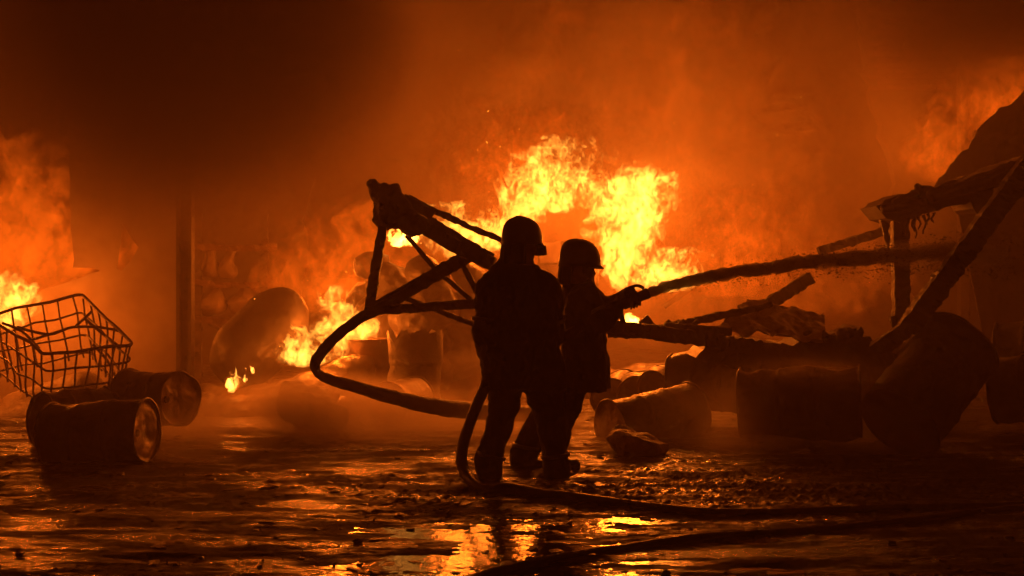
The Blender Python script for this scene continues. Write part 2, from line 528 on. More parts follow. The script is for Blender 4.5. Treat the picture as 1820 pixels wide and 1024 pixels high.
# steel drum -------------------------------------------------------------
def drum(center, axis, r, L, label, group='burnt drums lying around the yard', mat='rust', lidmat='lid', dent=.03, seed=0, name='drum', torn=0.0, cat='drum'):
    c = Vector(center); ax = Vector(axis).normalized()
    u = ax.cross(Vector((0, 0, 1)))
    if u.length < .1: u = Vector((1, 0, 0))
    u.normalize(); v = ax.cross(u)
    root = empty(name, c, label, cat, group)
    NS, NL = 56, 44
    def disp(p):
        return dent * (mnoise.noise(p * 2.6 + Vector((seed * 3.1, seed, 0))) + .45 * mnoise.noise(p * 7 + Vector((seed, 0, 5))))
    V = []
    for i in range(NL + 1):
        t = i / NL
        for k in range(NS):
            a = 2 * math.pi * k / NS
            d = u * math.cos(a) + v * math.sin(a)
            rr = r
            for hb in (.335, .665):
                rr += r * .045 * math.exp(-((t - hb) / .014) ** 2)
            if t < .02 or t > .98: rr += r * .03
            p = c + ax * (t - .5) * L
            q = p + d * rr
            o = disp(q)
            tt = t
            if torn and t > .8:
                q -= ax * torn * max(0, (t - .8) / .2) * (mnoise.noise(Vector((math.cos(a) * 2, math.sin(a) * 2, seed))) + .4 * mnoise.noise(Vector((math.cos(a) * 6, math.sin(a) * 6, seed))))
            V.append(q + d * o)
    fc = []
    for i in range(NL):
        for k in range(NS):
            fc.append((i * NS + k, i * NS + (k + 1) % NS, (i + 1) * NS + (k + 1) % NS, (i + 1) * NS + k))
    # inner lip down to the recessed lids
    me = mesh_np('shell', [tuple(x) for x in V], fc)
    sh = link('shell', me, M[mat], root)
    for side in (0, 1):
        if side == 1 and torn: continue
        s = -1 if side == 0 else 1
        bm = bmesh.new()
        rings = []
        for j in range(9):
            ring = []
            fr = 1 - j / 9
            for k in range(NS):
                a = 2 * math.pi * k / NS
                d = u * math.cos(a) + v * math.sin(a)
                base = c + ax * s * L * .5
                if j == 0:
                    ring.append(bm.verts.new(V[(0 if side == 0 else NL) * NS + k]))
                    continue
                q = base + d * r * (fr + .08 if j > 1 else .965) - ax * s * (.022 if j >= 1 else 0)
                wr = dent * .9 * mnoise.noise(q * 5 + Vector((seed * 2, 1, seed))) + dent * .5 * abs(mnoise.noise(q * 11 + Vector((seed, 3, 0))))
                q += ax * wr * (1 if j > 1 else .3)
                ring.append(bm.verts.new(q + d * disp(q) * .6))
            rings.append(ring)
        cen = bm.verts.new(c + ax * s * (L * .5 - .022))
        for a_, b_ in zip(rings, rings[1:]):
            for k in range(NS):
                bm.faces.new((a_[k], a_[(k + 1) % NS], b_[(k + 1) % NS], b_[k]))
        for k in range(NS):
            bm.faces.new((rings[-1][k], rings[-1][(k + 1) % NS], cen))
        ld = link('lid', mesh_bm('lid', bm, True), M[lidmat], root)
        # the bung
        bb = c + ax * s * (L * .5 - .018) + u * r * .6
        bmb = sweep([bb - ax * s * .008, bb + ax * s * .014], [.032, .03], 12)
        link('bung', mesh_bm('bung', bmb), M['char'], ld)
    # rolled rim at both ends
    for side in (0, 1):
        if side == 1 and torn: continue
        bm = bmesh.new()
        s = -1 if side == 0 else 1
        vv = []
        for k in range(NS):
            a = 2 * math.pi * k / NS
            d = u * math.cos(a) + v * math.sin(a)
            q = V[(0 if side == 0 else NL) * NS + k]
            ring = []
            for j in range(6):
                b_ = 2 * math.pi * j / 6
                ring.append(bm.verts.new(q + d * .009 * math.cos(b_) + ax * .009 * math.sin(b_)))
            vv.append(ring)
        for k in range(NS):
            A, B = vv[k], vv[(k + 1) % NS]
            for j in range(6):
                bm.faces.new((A[j], A[(j + 1) % 6], B[(j + 1) % 6], B[j]))
        link('rim', mesh_bm('rim', bm, True), M[mat], root)
    return root

def lump(name, prims, h, label, cat, mat, rough=(.03, 4, 4), group=None, seed=0.0, k=.08):
    """a soft heap from tapered capsules, roughened"""
    A = np.array([list(p[0]) for p in prims] + [list(p[1]) for p in prims])
    R = max(max(p[2], p[3]) for p in prims) + .12
    lo, hi = A.min(0) - R, A.max(0) + R
    s = SDF(lo, hi, h)
    for a, b, ra, rb in prims: s.cone(a, b, ra, rb, k)
    s.rough(rough[0], rough[1], rough[2], seed)
    o = link(name, s.mesh(name), mat)
    return tag(o, label, cat, group)

# flames -----------------------------------------------------------------
def flame(label, px, py, Y, wpx, hpx, lean=0.0, seed=0.0, dim=False, depth=.6, cut=0.0, watts=0, h=None, group='flames of the burning heap', curl=1.0, nf=11.0, sharp=1.0, lz=.35, sheet=False, kind=None, grow=.3):
    """flame rising from photo pixel (px, py) at distance Y; WPX and HPX its size there"""
    base = at(px, py, Y)
    W = wpx * Y / F; H = hpx * Y / F; D = W * depth
    root = empty('flame', base, label, 'flame', group)
    ln = lean * H
    h = h or max(.011, (W * D * H * 1.8 / 900000.0) ** (1 / 3))
    X, Yg, Z = grid((-W * .85 + min(ln, 0), -D * .8, -.1 * H), (W * .85 + max(ln, 0), D * .8, H * 1.2), h)
    t = Z / H
    s = seed * 7.31
    q = nf / max(.55, min(1.2, H)) ** .5
    wx = .16 * curl * fbm(X * q * .5 + s, Yg * q * .5, Z * q * .4 + 3 + s, 2) * (.3 + t)
    wz = .14 * curl * fbm(X * q * .5 + 9 + s, Yg * q * .5, Z * q * .4 + s, 2)
    xx = (X + wx - ln * np.clip(t, 0, 2) ** 1.3) / (W * .5)
    yy = (Yg + wx * .6) / (D * .5)
    tt = np.clip(t, 0, 1.2)
    prof = .3 + .95 * np.sqrt(np.clip(tt / grow, 0, 1)) - .55 * np.clip(tt - grow, 0, 1)
    r = np.sqrt(xx * xx + yy * yy) / prof
    env = 1.0 - r ** 1.5 - .9 * np.clip(tt - max(.45, grow), 0, 1) - 6 * np.clip(-t, 0, 1) - 5 * np.clip(t - 1, 0, 1)
    nse = fbm((X + wx) * q + s, Yg * q + 2 * s, (Z + wz) * q * .72 - s, 5, .68)
    rid = np.abs(fbm((X + wx) * q * 1.7 + s, Yg * q * 1.7, (Z + wz) * q * 1.2, 3))
    f = env * .85 + nse * (.85 + .75 * tt) * sharp + .25 * rid - .24 - cut
    bx = np.abs((X - .5 * ln) / (W * .85 + .5 * abs(ln))); by = np.abs(Yg / (D * .8)); bz = np.abs((Z - .55 * H) / (.65 * H))
    f = f - 5.0 * (np.clip(bx - .72, 0, 1) + np.clip(by - .72, 0, 1) + np.clip(bz - .8, 0, 1))
    f[0] = f[-1] = -1; f[:, 0] = f[:, -1] = -1; f[:, :, 0] = f[:, :, -1] = -1
    o = None
    for nm, iso, mt in (('tongue', -.09, 'fl_out_' + kind if kind == 'small' else 'fl_mid' if kind == 'mid' else 'fl_dim' if dim else 'fl_out'), ('core', .24, 'fl_in_' + kind if kind == 'small' else 'fl_midin' if kind == 'mid' else 'fl_dimin' if dim else 'fl_in')):
        v, qd = surface_nets(f - iso, np.array([X.flat[0], Yg.flat[0], Z.flat[0]]) + np.array(base), h)
        if not len(qd): continue
        if o is None:
            o = link(nm, mesh_np(nm, v, qd), M[mt], root)
        else:
            link(nm, mesh_np(nm, v, qd), M[mt], root)
    if watts and sheet:
        ld = bpy.data.lights.new('firelight', 'AREA')
        ld.energy = watts; ld.color = FIRE; ld.shape = 'ELLIPSE'; ld.size = sheet[0]; ld.size_y = sheet[1]
        lo = bpy.data.objects.new('firelight', ld)
        COL.objects.link(lo)
        lo.parent = root
        lo.location = (0, D * .5 + 1.1, H * lz); lo.rotation_euler = (math.radians(90), 0, 0)
    elif watts:
        ld = bpy.data.lights.new('firelight', 'POINT')
        ld.energy = watts * .8; ld.color = FIRE; ld.shadow_soft_size = min(.3, W * .35)
        lo = bpy.data.objects.new('firelight', ld)
        COL.objects.link(lo)
        lo.parent = root
        lo.location = (ln * lz, 0, H * lz)
    return root

# ================================================================== large structure
def slab_poly(name, outline, holes, Y, th, mat, parent=None, tilt=0.0):
    """a sheet cut to an outline given at distance Y, with real thickness"""
    loops = [outline] + holes
    pts = [[at(x, y, Y) for x, y in lp] for lp in loops]
    tri = tessellate_polygon([[Vector((p.x, p.z, 0)) for p in lp] for lp in pts])
    bm = bmesh.new()
    flat = [p for lp in pts for p in lp]
    fr = [bm.verts.new(p) for p in flat]
    bk = [bm.verts.new(p + Vector((0, th, 0))) for p in flat]
    for t in tri:
        bm.faces.new([fr[i] for i in t]); bm.faces.new([bk[i] for i in reversed(t)])
    k = 0
    for lp in pts:
        n = len(lp)
        for i in range(n):
            a, b = k + i, k + (i + 1) % n
            bm.faces.new((fr[a], fr[b], bk[b], bk[a]))
        k += n
    return link(name, mesh_bm(name, bm), mat, parent)

def jag(pts, amp, step=10, seed=0):
    """ragged version of an open pixel line"""
    r = random.Random(seed)
    out = []
    for (x0, y0), (x1, y1) in zip(pts, pts[1:]):
        n = max(1, int(math.hypot(x1 - x0, y1 - y0) / step))
        for i in range(n):
            t = i / n
            out.append((x0 + (x1 - x0) * t + r.uniform(-amp, amp), y0 + (y1 - y0) * t + r.uniform(-amp, amp)))
    out.append(pts[-1])
    return out

# left wall of metal sheet, torn open
wl = empty('sheet_metal_wall', at(220, 720, 15.6), 'pale sooty metal wall sheet with a torn triangular hole', 'wall')
outl = [(122, -260), (318, -260), (318, 732), (-260, 732), (-260, 560)] + jag([(-60, 556), (0, 545), (60, 520), (130, 497), (178, 482)], 1.2, 12, 3) + jag([(170, 478), (131, 476), (125, 380), (122, 260)], 1.5, 14, 4)
slab_poly('sheet', outl, [[(207, 478), (213, 440), (218, 398), (232, 420), (246, 440), (234, 462), (216, 482)]], 15.6, .012, M['panel'], wl)
# steel column beside it
pc = empty('steel_column', at(330, 723, 15.42), 'dark upright steel column at the edge of the wall sheet', 'column')
for nm, x0, x1, d0, d1 in (('flange', 316, 322, -.08, .08), ('web', 322.4, 336.5, -.008, .008), ('flange', 337, 343, -.08, .08)):
    bm = bmesh.new()
    p0 = at(x0, 735, 15.42); p1 = at(x1, -260, 15.42)
    v = [bm.verts.new((x, 15.42 + d, z)) for z in (-.05, p1.z) for x, d in ((p0.x, d0), (p1.x, d0), (p1.x, d1), (p0.x, d1))]
    for f in ((0, 1, 2, 3), (7, 6, 5, 4), (0, 4, 5, 1), (1, 5, 6, 2), (2, 6, 7, 3), (3, 7, 4, 0)): bm.faces.new([v[i] for i in f])
    link(nm, mesh_bm(nm, bm), M['char'], pc)

# inner back wall of the hall, put in near-black to darken the upper left
bw = empty('hall_wall', at(500, 640, 22), 'near black rear wall of the hall added to darken the view behind the shelving', 'wall')
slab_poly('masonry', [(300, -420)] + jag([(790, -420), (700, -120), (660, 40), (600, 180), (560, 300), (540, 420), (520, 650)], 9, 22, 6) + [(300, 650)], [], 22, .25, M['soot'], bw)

# brick wall, top right
bk = empty('brick_wall', at(1700, 646, 22), 'dark brick wall at the top right with a small burning hole', 'wall')
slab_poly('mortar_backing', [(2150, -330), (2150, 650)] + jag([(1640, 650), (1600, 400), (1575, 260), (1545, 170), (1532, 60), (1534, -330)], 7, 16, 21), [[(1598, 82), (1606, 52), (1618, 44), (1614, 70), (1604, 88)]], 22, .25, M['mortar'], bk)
bl, bh, gapw = .25, .075, .012
proto = None
x_lo, x_hi = at(1545, 0, 21.98).x, at(1706, 0, 21.98).x
z0 = at(0, 160, 21.98).z
n_b = 0
for row in range(16):
    z = z0 + row * (bh + gapw)
    x = x_lo + (bl + gapw) * (.5 if row % 2 else 0) * 1.0
    while x + bl < x_hi:
        pxx = 910 + (x + bl / 2) * F / 21.98; pyy = HZ - (z + bh / 2 - HC) * F / 21.98
        if not (1590 < pxx < 1626 and 40 < pyy < 92) and rnd.random() > .05:
            if proto is None:
                bm = bmesh.new()
                bmesh.ops.create_cube(bm, size=1)
                for v in bm.verts: v.co = Vector((v.co.x * bl, v.co.y * .1, v.co.z * bh))
                bmesh.ops.bevel(bm, geom=bm.edges[:], offset=.008, segments=1, affect='EDGES')
                bme = mesh_bm('brick', bm); bme.materials.append(M['brick'])
                proto = True
            o = bpy.data.objects.new('brick', bme)
            COL.objects.link(o)
            o.parent = bk
            o.location = Vector((x + bl / 2, 21.985 + rnd.uniform(-.014, .01), z + bh / 2)) - bk.location
            o.rotation_euler = (0, rnd.uniform(-.02, .02), rnd.uniform(-.03, .03))
            n_b += 1
        x += bl + gapw
pil = empty('brick_pier', at(1730, 646, 21.5), 'dark vertical pier beside the brick wall at the top right', 'pier')
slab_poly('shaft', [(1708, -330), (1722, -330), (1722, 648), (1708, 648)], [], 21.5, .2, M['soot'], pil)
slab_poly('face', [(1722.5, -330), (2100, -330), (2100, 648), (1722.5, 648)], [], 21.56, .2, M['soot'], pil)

# shelving rack in the left opening
rk = empty('pallet_rack', at(410, 690, 17.5), 'burnt pallet rack with sagging shelf beams inside the opening', 'rack')
for px in (352, 470):
    bar('upright', at(px, 694, 17.5), at(px, 380, 17.5), .09, .08, M['char'], rk, seed=px)
for py, sg in ((567, .03), (500, .05), (438, .02)):
    bar('shelf_beam', at(340, py, 17.4), at(492, py + 1, 17.4), .07, .05, M['rust'], rk, seed=py, bow=(0, 0, -sg))
bar('brace', at(352, 560, 17.55), at(470, 640, 17.55), .05, .04, M['char'], rk, seed=4)
for (px, py, wpx, hpx, i) in ((372, 495, 30, 70, 1), (405, 495, 30, 60, 2), (436, 560, 46, 58, 3), (378, 560, 44, 50, 4)):
    b = at(px, py, 17.6)
    wv = wpx * 17.6 / F; hv = hpx * 17.6 / F
    lump('wrapped_bundle', [(b + Vector((-wv * .25, 0, wv * .4)), b + Vector((wv * .15, 0, wv * .4)), wv * .4, wv * .42), (b + Vector((0, 0, hv * .4)), b + Vector((.04, 0, hv * .8)), wv * .38, wv * .25)], .025,
         ['tall narrow', 'narrow slumped', 'orange lit', 'squat dark'][i - 1] + ' wrapped bundle on the burnt rack ' + ['by the column', 'beside the tall one', 'next to the leaning tank', 'under the narrow ones'][i - 1], 'bundle', M['bag'], (.02, 7, 3), 'bundles on the rack', i * 3.0)

# leaning sheet of roofing on the far right
ls = empty('leaning_roof_sheet', at(1760, 330, 16.5), 'steep leaning roof sheet behind the right hand shelter', 'roof sheet')
slab_poly('sheet', jag([(1660, 335), (1690, 292), (1722, 262), (1745, 222), (1768, 200), (1800, 182), (1830, 150), (2000, 110)], 3, 10, 8) + [(2000, 760), (1780, 760), (1700, 360)], [], 16.5, .03, M['soot'], ls)

# ================================================================== collapsed truss
tr = empty('collapsed_roof_truss', at(740, 806, 11.5), 'buckled steel roof truss with a long bent tube left of the two firefighters', 'roof truss')
TY = 11.5
def tb(name, a, b, wpx, ya=TY, yb=TY, d=.08, seed=0, bow=(0, 0, 0), mat='char', rough=.012):
    return bar(name, at(a[0], a[1], ya), at(b[0], b[1], yb), wpx * .44 * (ya + yb) / F, d, M[mat], tr, rough, seed, bow)
tb('post', (688, 352), (656, 553), 20, seed=1)
tb('diagonal', (655, 556), (838, 452), 27, TY + .05, TY + .1, seed=2)
tb('lower_chord', (650, 553), (850, 540), 18, TY - .06, TY - .1, seed=3)
tb('upper_chord', (672, 350), (752, 402), 34, TY + .02, TY + .05, seed=4)
tb('upper_chord', (745, 398), (878, 470), 28, TY + .05, TY - .1, seed=5, bow=(0, 0, -.02))
tb('upper_chord', (715, 352), (770, 384), 20, TY + .2, TY + .2, seed=6)
tb('purlin', (726, 352), (800, 388), 12, TY + .3, TY + .4, seed=7, d=.05)
tb('purlin', (798, 387), (893, 428), 11, TY + .4, TY + .6, seed=8, d=.05)
tb('purlin', (760, 388), (876, 458), 13, TY + .2, TY + .2, seed=9, d=.05)
tb('lacing_bar', (722, 418), (775, 480), 9, TY + .15, TY + .15, seed=10, d=.03, rough=.006)
tb('lacing_bar', (775, 480), (838, 534), 9, TY + .15, TY + .15, seed=11, d=.03, rough=.006)
tb('lacing_bar', (716, 528), (845, 578), 10, TY + .12, TY + .12, seed=12, d=.03, rough=.006)
tb('lacing_bar', (818, 462), (848, 520), 12, TY + .1, TY, seed=13, d=.04, rough=.006)
# charred gusset at the apex
bmv = lump('gusset', [(at(680, 345, TY), at(690, 385, TY), .08, .1), (at(690, 380, TY), at(745, 398, TY), .09, .06), (at(664, 330, TY + .02), at(690, 360, TY), .05, .08), (at(705, 385, TY), at(735, 412, TY), .09, .05), (at(700, 345, TY), at(716, 365, TY), .07, .05)], .010, None, None, M['char'], (.04, 10, 5), seed=3.3, k=.05)
bmv.parent = tr; bmv.location = -tr.location
# the bent tube: leaves the lower joint, bends back on itself and runs off into the haze
loop = [at(742, 510, TY + .02), at(690, 540, TY), at(640, 566, TY - .02), at(598, 598, TY - .05), at(570, 628, TY - .06), at(560, 648, TY), at(566, 664, TY + .06), at(590, 676, TY + .1),
        at(640, 690, TY + .2), at(700, 707, TY + .35), at(770, 722, TY + .6), at(850, 731, TY + 1.0), at(930, 735, TY + 1.4), at(1010, 740, TY + 1.9)]
lp = resample(loop, .03)
rad = []
for i, p in enumerate(lp):
    t = i / (len(lp) - 1)
    rad.append((.045, .042) if t < .28 else (.036 + .036 * min(1, max(0, (t - .28) / .3)), .040 + .036 * min(1, max(0, (t - .28) / .3))))
link('bent_tube', mesh_bm('bent_tube', sweep(lp, rad, 14, rough=.006, rfreq=16), True), M['char'], tr)

# continuation of the wreck to the right of the firefighters
rr = empty('fallen_roof_beams', at(1300, 790, 12.1), 'dark fallen roof beams resting on the heap right of the firefighters', 'roof beams')
def rb(name, a, b, wpx, ya, yb, d=.07, seed=0, mat='char', rough=.014, bow=(0, 0, 0)):
    return bar(name, at(a[0], a[1], ya), at(b[0], b[1], yb), wpx * .5 * (ya + yb) / F, d, M[mat], rr, rough, seed, bow)
rb('beam', (1060, 578), (1285, 607), 25, 11.9, 12.2, .1, 21)
rb('beam', (1080, 596), (1140, 597), 8, 11.8, 11.8, .05, 22)
rb('rail', (1170, 584), (1345, 548), 12, 12.5, 12.7, .06, 23)
rb('rail', (1345, 548), (1372, 540), 10, 12.7, 12.7, .06, 24)
rb('rail', (1342, 556), (1440, 494), 22, 14.0, 14.4, .08, 25)
rb('rail', (1180, 580), (1300, 590), 14, 12.3, 12.3, .08, 26)
rb('far_rail', (1455, 447), (1570, 412), 15, 15, 14.5, .06, 27)
rb('far_rail', (1180, 545), (1360, 425), 9, 18.3, 18.3, .05, 28)
rb('stub', (1142, 566), (1158, 585), 20, 12.4, 12.4, .12, 29)
for i, (px, py, hh) in enumerate(((1180, 582, 12), (1206, 580, 9), (1230, 579, 8))):
    rb('shard', (px, py), (px + 10, py - hh), 9, 12.35, 12.4, .03, 30 + i, rough=.01)

# heap under the sheeting: a fallen roof slab, ragged
sl = empty('fallen_roof_slab', at(1400, 786, 12.2), 'thick black slab of fallen roof with a ragged top edge', 'roof slab')
top = jag([(1236, 634), (1262, 606), (1300, 600), (1360, 606), (1410, 612), (1434, 600), (1452, 592), (1478, 594), (1494, 602), (1506, 594), (1524, 588), (1532, 580), (1536, 596), (1552, 606), (1566, 632)], 3.0, 8, 17)
slab_poly('slab', top + jag([(1560, 650), (1500, 652), (1420, 654), (1330, 662), (1280, 650), (1244, 640)], 3, 9, 5), [], 12.7, .7, M['char'], sl)
for i, (px, py, wd, ht) in enumerate(((1452, 596, 34, 20), (1512, 596, 40, 22), (1480, 602, 22, 14), (1300, 606, 50, 16))):
    b = at(px, py, 12.7)
    o = lump('crust', [(b + Vector((-wd * .0018, 0, 0)), b + Vector((wd * .0018, .1, .01)), ht * .0028, ht * .0024)], .012, None, None, M['char'], (.03, 11, 4), seed=i * 2.2)
    o.parent = sl; o.location = -sl.location

# crumpled sheeting over the slab
def crumple(name, corners, nu, nv, amp, freq, seed, mat, label, cat, th=.004, ridge=1.0):
    a, b, c, d = [Vector(p) for p in corners]      # a-b near edge, d-c far edge
    V = []
    for i in range(nu + 1):
        for j in range(nv + 1):
            u, v = i / nu, j / nv
            p = (a * (1 - u) + b * u) * (1 - v) + (d * (1 - u) + c * u) * v
            q = p * freq + Vector((seed, seed * 2, 0))
            n1 = 1 - 2 * abs(mnoise.noise(q)); n2 = 1 - 2 * abs(mnoise.noise(q * 2.3 + Vector((4, 1, 2)))); n3 = mnoise.noise(q * 6)
            z = amp * (ridge * (.6 * n1 + .35 * n2) + .12 * n3)
            V.append(p + Vector((.4 * amp * mnoise.noise(q * 1.4 + Vector((9, 9, 9))), .3 * amp * n2, z)))
    fcs = [(i * (nv + 1) + j, (i + 1) * (nv + 1) + j, (i + 1) * (nv + 1) + j + 1, i * (nv + 1) + j + 1) for i in range(nu) for j in range(nv)]
    me = mesh_np(name, [tuple(p) for p in V], fcs, False)
    o = link(name, me, mat)
    md = o.modifiers.new('thickness', 'SOLIDIFY'); md.thickness = th
    return tag(o, label, cat)
crumple('crumpled_sheeting', (at(1262, 610, 12.4), at(1462, 610, 12.4), at(1470, 572, 13.4), at(1330, 548, 13.4)), 60, 40, .13, 2.6, 4.0, M['tarp'], 'crumpled pale sheeting draped over the fallen black slab', 'sheeting')

# shelter frame on the right
sh = empty('burnt_shelter_frame', at(1620, 786, 12.3), 'burnt shelter frame with a sagging roof and molten drips on the right', 'shelter')
def sb(name, a, b, wpx, ya, yb, d=.09, seed=0, rough=.014, bow=(0, 0, 0), mat='char'):
    return bar(name, at(a[0], a[1], ya), at(b[0], b[1], yb), wpx * .5 * (ya + yb) / F, d, M[mat], sh, rough, seed, bow)
sb('post', (1598, 384), (1603, 606), 28, 13.0, 12.9, .12, 40)
sb('post', (1603, 606), (1580, 640), 30, 12.9, 12.7, .12, 41)
sb('prop', (1563, 366), (1586, 446), 15, 13.2, 13.2, .06, 42)
sb('strut', (1835, 285), (1612, 586), 36, 11.8, 11.9, .12, 43, rough=.018)
sb('strut', (1614, 583), (1555, 622), 26, 11.9, 12.1, .1, 44)
sb('strut', (1668, 575), (1600, 640), 34, 12.5, 12.5, .12, 45)
sb('twig', (1592, 590), (1585, 562), 7, 12.8, 12.8, .03, 46)
slab_poly('roof_slab', jag([(1559, 368), (1582, 352), (1600, 346), (1640, 352), (1680, 336), (1720, 318), (1770, 296), (1830, 276), (2000, 220)], 2.2, 8, 31) + [(2000, 330)] + jag([(1830, 334), (1760, 356), (1740, 380), (1725, 358), (1660, 376), (1622, 388), (1600, 396), (1575, 388)], 2.5, 9, 12), [], 12.9, .6, M['char'], sh)
for i, (a, b, ra, rb_, yy) in enumerate((((1592, 358), (1622, 346), .035, .05, 12.85), ((1622, 342), (1650, 342), .045, .06, 13.1), ((1630, 332), (1658, 346), .03, .04, 13.1), ((1675, 336), (1730, 320), .04, .06, 13.2), ((1572, 372), (1640, 364), .04, .06, 12.85), ((1660, 348), (1800, 312), .06, .07, 12.85))):
    o = lump('roof_cover', [(at(*a, yy), at(*b, yy), ra, rb_)], .015, None, None, M['char'], (.022, 11, 5), seed=i + 20.)
    o.parent = sh; o.location = -sh.location
for i, (px, py, ln) in enumerate(((1606, 392, 26), (1612, 390, 34), (1623, 390, 22), (1627, 388, 36), (1634, 384, 24), (1643, 382, 34), (1649, 380, 20), (1658, 378, 18))):
    pts = [at(px + 2.5 * math.sin(k * 1.3 + i), py + ln * k / 5, 12.88) for k in range(6)]
    link('molten_drip', mesh_bm('molten_drip', sweep(pts, [.016, .012, .010, .009, .008, .004], 7, rough=.006, rfreq=40), True), M['char'], sh)
sb('hanging_sheet', (1738, 356), (1752, 398), 22, 12.9, 12.9, .02, 52, .02)

# ================================================================== wire cage on the left
cg = empty('wire_cage', at(120, 768, 13.0), 'rusty wire cage of a bulk container tilted behind the left hand drums', 'wire cage')
FL, FR, NR, NL = at(-22, 562, 14.3), at(140, 524, 14.2), at(240, 613, 13.0), at(84, 631, 13.0)
dn = {'FL': at(-2, 676, 14.3), 'FR': at(163, 642, 14.2), 'NR': at(216, 716, 13.0), 'NL': at(84, 738, 13.0)}
def ring_at(t):
    c = [FL.lerp(dn['FL'], t), FR.lerp(dn['FR'], t), NR.lerp(dn['NR'], t), NL.lerp(dn['NL'], t)]
    pts = []
    for i in range(4):
        p, a, b = c[i], c[i - 1], c[(i + 1) % 4]
        r = .10
        s0 = p + (a - p).normalized() * r; s1 = p + (b - p).normalized() * r
        for k in range(6):
            u = k / 5
            pts.append(s0 * (1 - u) ** 2 + p * 2 * u * (1 - u) + s1 * u * u)
    return pts
def side(t, i, u):
    c = [FL.lerp(dn['FL'], t), FR.lerp(dn['FR'], t), NR.lerp(dn['NR'], t), NL.lerp(dn['NL'], t)]
    return c[i].lerp(c[(i + 1) % 4], u)
for ri, t in enumerate((0, .29, .58, .87)):
    pts = ring_at(t)
    fine = []
    for a, b in zip(pts, pts[1:] + pts[:1]):
        for k in range(4):
            p = a.lerp(b, k / 4)
            fine.append(p + Vector((mnoise.noise(p * 3 + Vector((ri * 5, 0, 0))), mnoise.noise(p * 3 + Vector((0, 9 + ri * 5, 0))), mnoise.noise(p * 3 + Vector((0, 0, ri * 7))))) * .036)
    fine.append(fine[0])
    link('ring_tube', mesh_bm('ring_tube', sweep(fine, .016 if ri == 0 else .0105, 8, rough=.002, rfreq=40), True), M['wire'], cg)
for i, nbar in ((0, 6), (1, 7), (2, 7), (3, 7)):
    for k in range(nbar):
        u = (k + .6) / nbar
        pts = [side(t, i, u) + Vector((mnoise.noise(Vector((i * 4 + k, t * 2, 0))), 0, 0)) * .03 for t in (0, .25, .5, .75, .93)]
        link('upright_wire', mesh_bm('upright_wire', sweep(pts, .010, 7, rough=.0015, rfreq=40), True), M['wire'], cg)
for pp in ([(30, 581), (60, 590), (92, 594), (128, 582), (176, 582), (212, 588)], [(134, 580), (150, 566), (164, 553)], [(54, 605), (80, 597), (112, 587)], [(150, 566), (176, 588), (214, 618)], [(4, 574), (40, 590), (70, 620)], [(165, 612), (190, 640), (205, 668)]):
    link('bent_wire', mesh_bm('bent_wire', sweep(resample([at(x, y, 13.6) for x, y in pp], .04), .014, 7, rough=.002, rfreq=40), True), M['wire'], cg)

# mound of burnt bagging behind the cage and the left drums
lump('burnt_bag', [(at(30, 735, 14.6), at(90, 725, 14.6), .22, .24), (at(95, 712, 14.6), at(150, 702, 14.6), .2, .24), (at(160, 720, 14.6), at(205, 745, 14.6), .22, .2), (at(0, 770, 14.4), at(60, 760, 14.4), .25, .25)], .03, 'slumped dark bag filling the bottom of the wire cage', 'bag', M['bag'], (.03, 3, 4), seed=2.)

# ================================================================== drums
drum(at(176, 768, 10.95), (1, -.20, .045), .236, .80, 'black drum lying in front on the left with a crinkled lit lid', seed=1, dent=.03)
drum(at(274, 706, 12.4), (1, -.62, .02), .235, .62, 'drum with a round sooty lid facing front behind the foremost drum', seed=2, dent=.03)
drum(at(132, 744, 11.9), (1, 1.0, .02), .245, .60, 'drum half hidden behind the foremost left drum with only its rounded end showing', seed=3, dent=.035)
tkr = empty('leaning_barrel', at(437, 690, 15.6), 'big rounded dark barrel leaning steeply beside the burning strip', 'barrel')
sd = SDF(at(350, 720, 15.6) - Vector((0, .55, 0)), at(575, 490, 15.6) + Vector((0, .75, 0)), .016)
sd.cone(at(492, 574, 15.75), at(434, 628, 15.55), .36, .375, .05)
sd.cone(at(500, 562, 15.75), at(430, 636, 15.55), .31, .33, .05)
for f_ in (.2, .5, .8):
    c_ = at(500, 562, 15.75).lerp(at(430, 636, 15.55), f_); d_ = (at(430, 636, 15.55) - at(500, 562, 15.75)).normalized()
    sd.cone(c_ - d_ * .012, c_ + d_ * .012, .378, .378, .02)
sd.rough(.02, 3.5, 4, 2.)
link('tank', sd.mesh('tank'), M['tank'], tkr)
drum(at(738, 668, 15.0), (0, 0, 1), .285, .92, 'upright burnt drum with a torn crinkled top rim behind the bent tube', seed=5, dent=.045, torn=.16, mat='char')
drum(at(655, 672, 15.6), (0, 0, 1), .24, .86, 'dim upright drum in the haze left of the torn topped drum', seed=6, dent=.03)
drum(at(815, 672, 16.2), (0, 0, 1), .26, .90, 'pale upright drum in the haze right of the torn topped drum', seed=16, dent=.03)
drum(at(712, 712, 13.9), (.35, 1, 0), .20, .6, 'small drum end just showing above the bent tube', seed=7, dent=.03)
drum(at(1160, 744, 12.5), (1, .55, .16), .245, .90, 'ribbed drum lying behind the concrete chunk with its dark end facing left', seed=8, dent=.03)
drum(at(1262, 682, 13.4), (1, -.35, .0), .275, .75, 'rounded drum lying on top of the others beneath the fallen beams', seed=9, dent=.05)
drum(at(1172, 684, 14.2), (.3, 1, .05), .17, .6, 'small drum end poking up left of the topmost drum', seed=10, dent=.04)
drum(at(1135, 698, 14.4), (.2, 1, .05), .2, .6, 'drum end in the row just right of the firefighter coat', seed=11, dent=.04)
drum(at(1094, 700, 14.6), (.3, 1, .05), .2, .6, 'drum end close behind the second firefighter coat', seed=12, dent=.04)
drum(at(1422, 714, 11.7), (1, -.26, .03), .285, .98, 'large drum lying flat below the slab with a bright ragged top edge', seed=13, dent=.07)
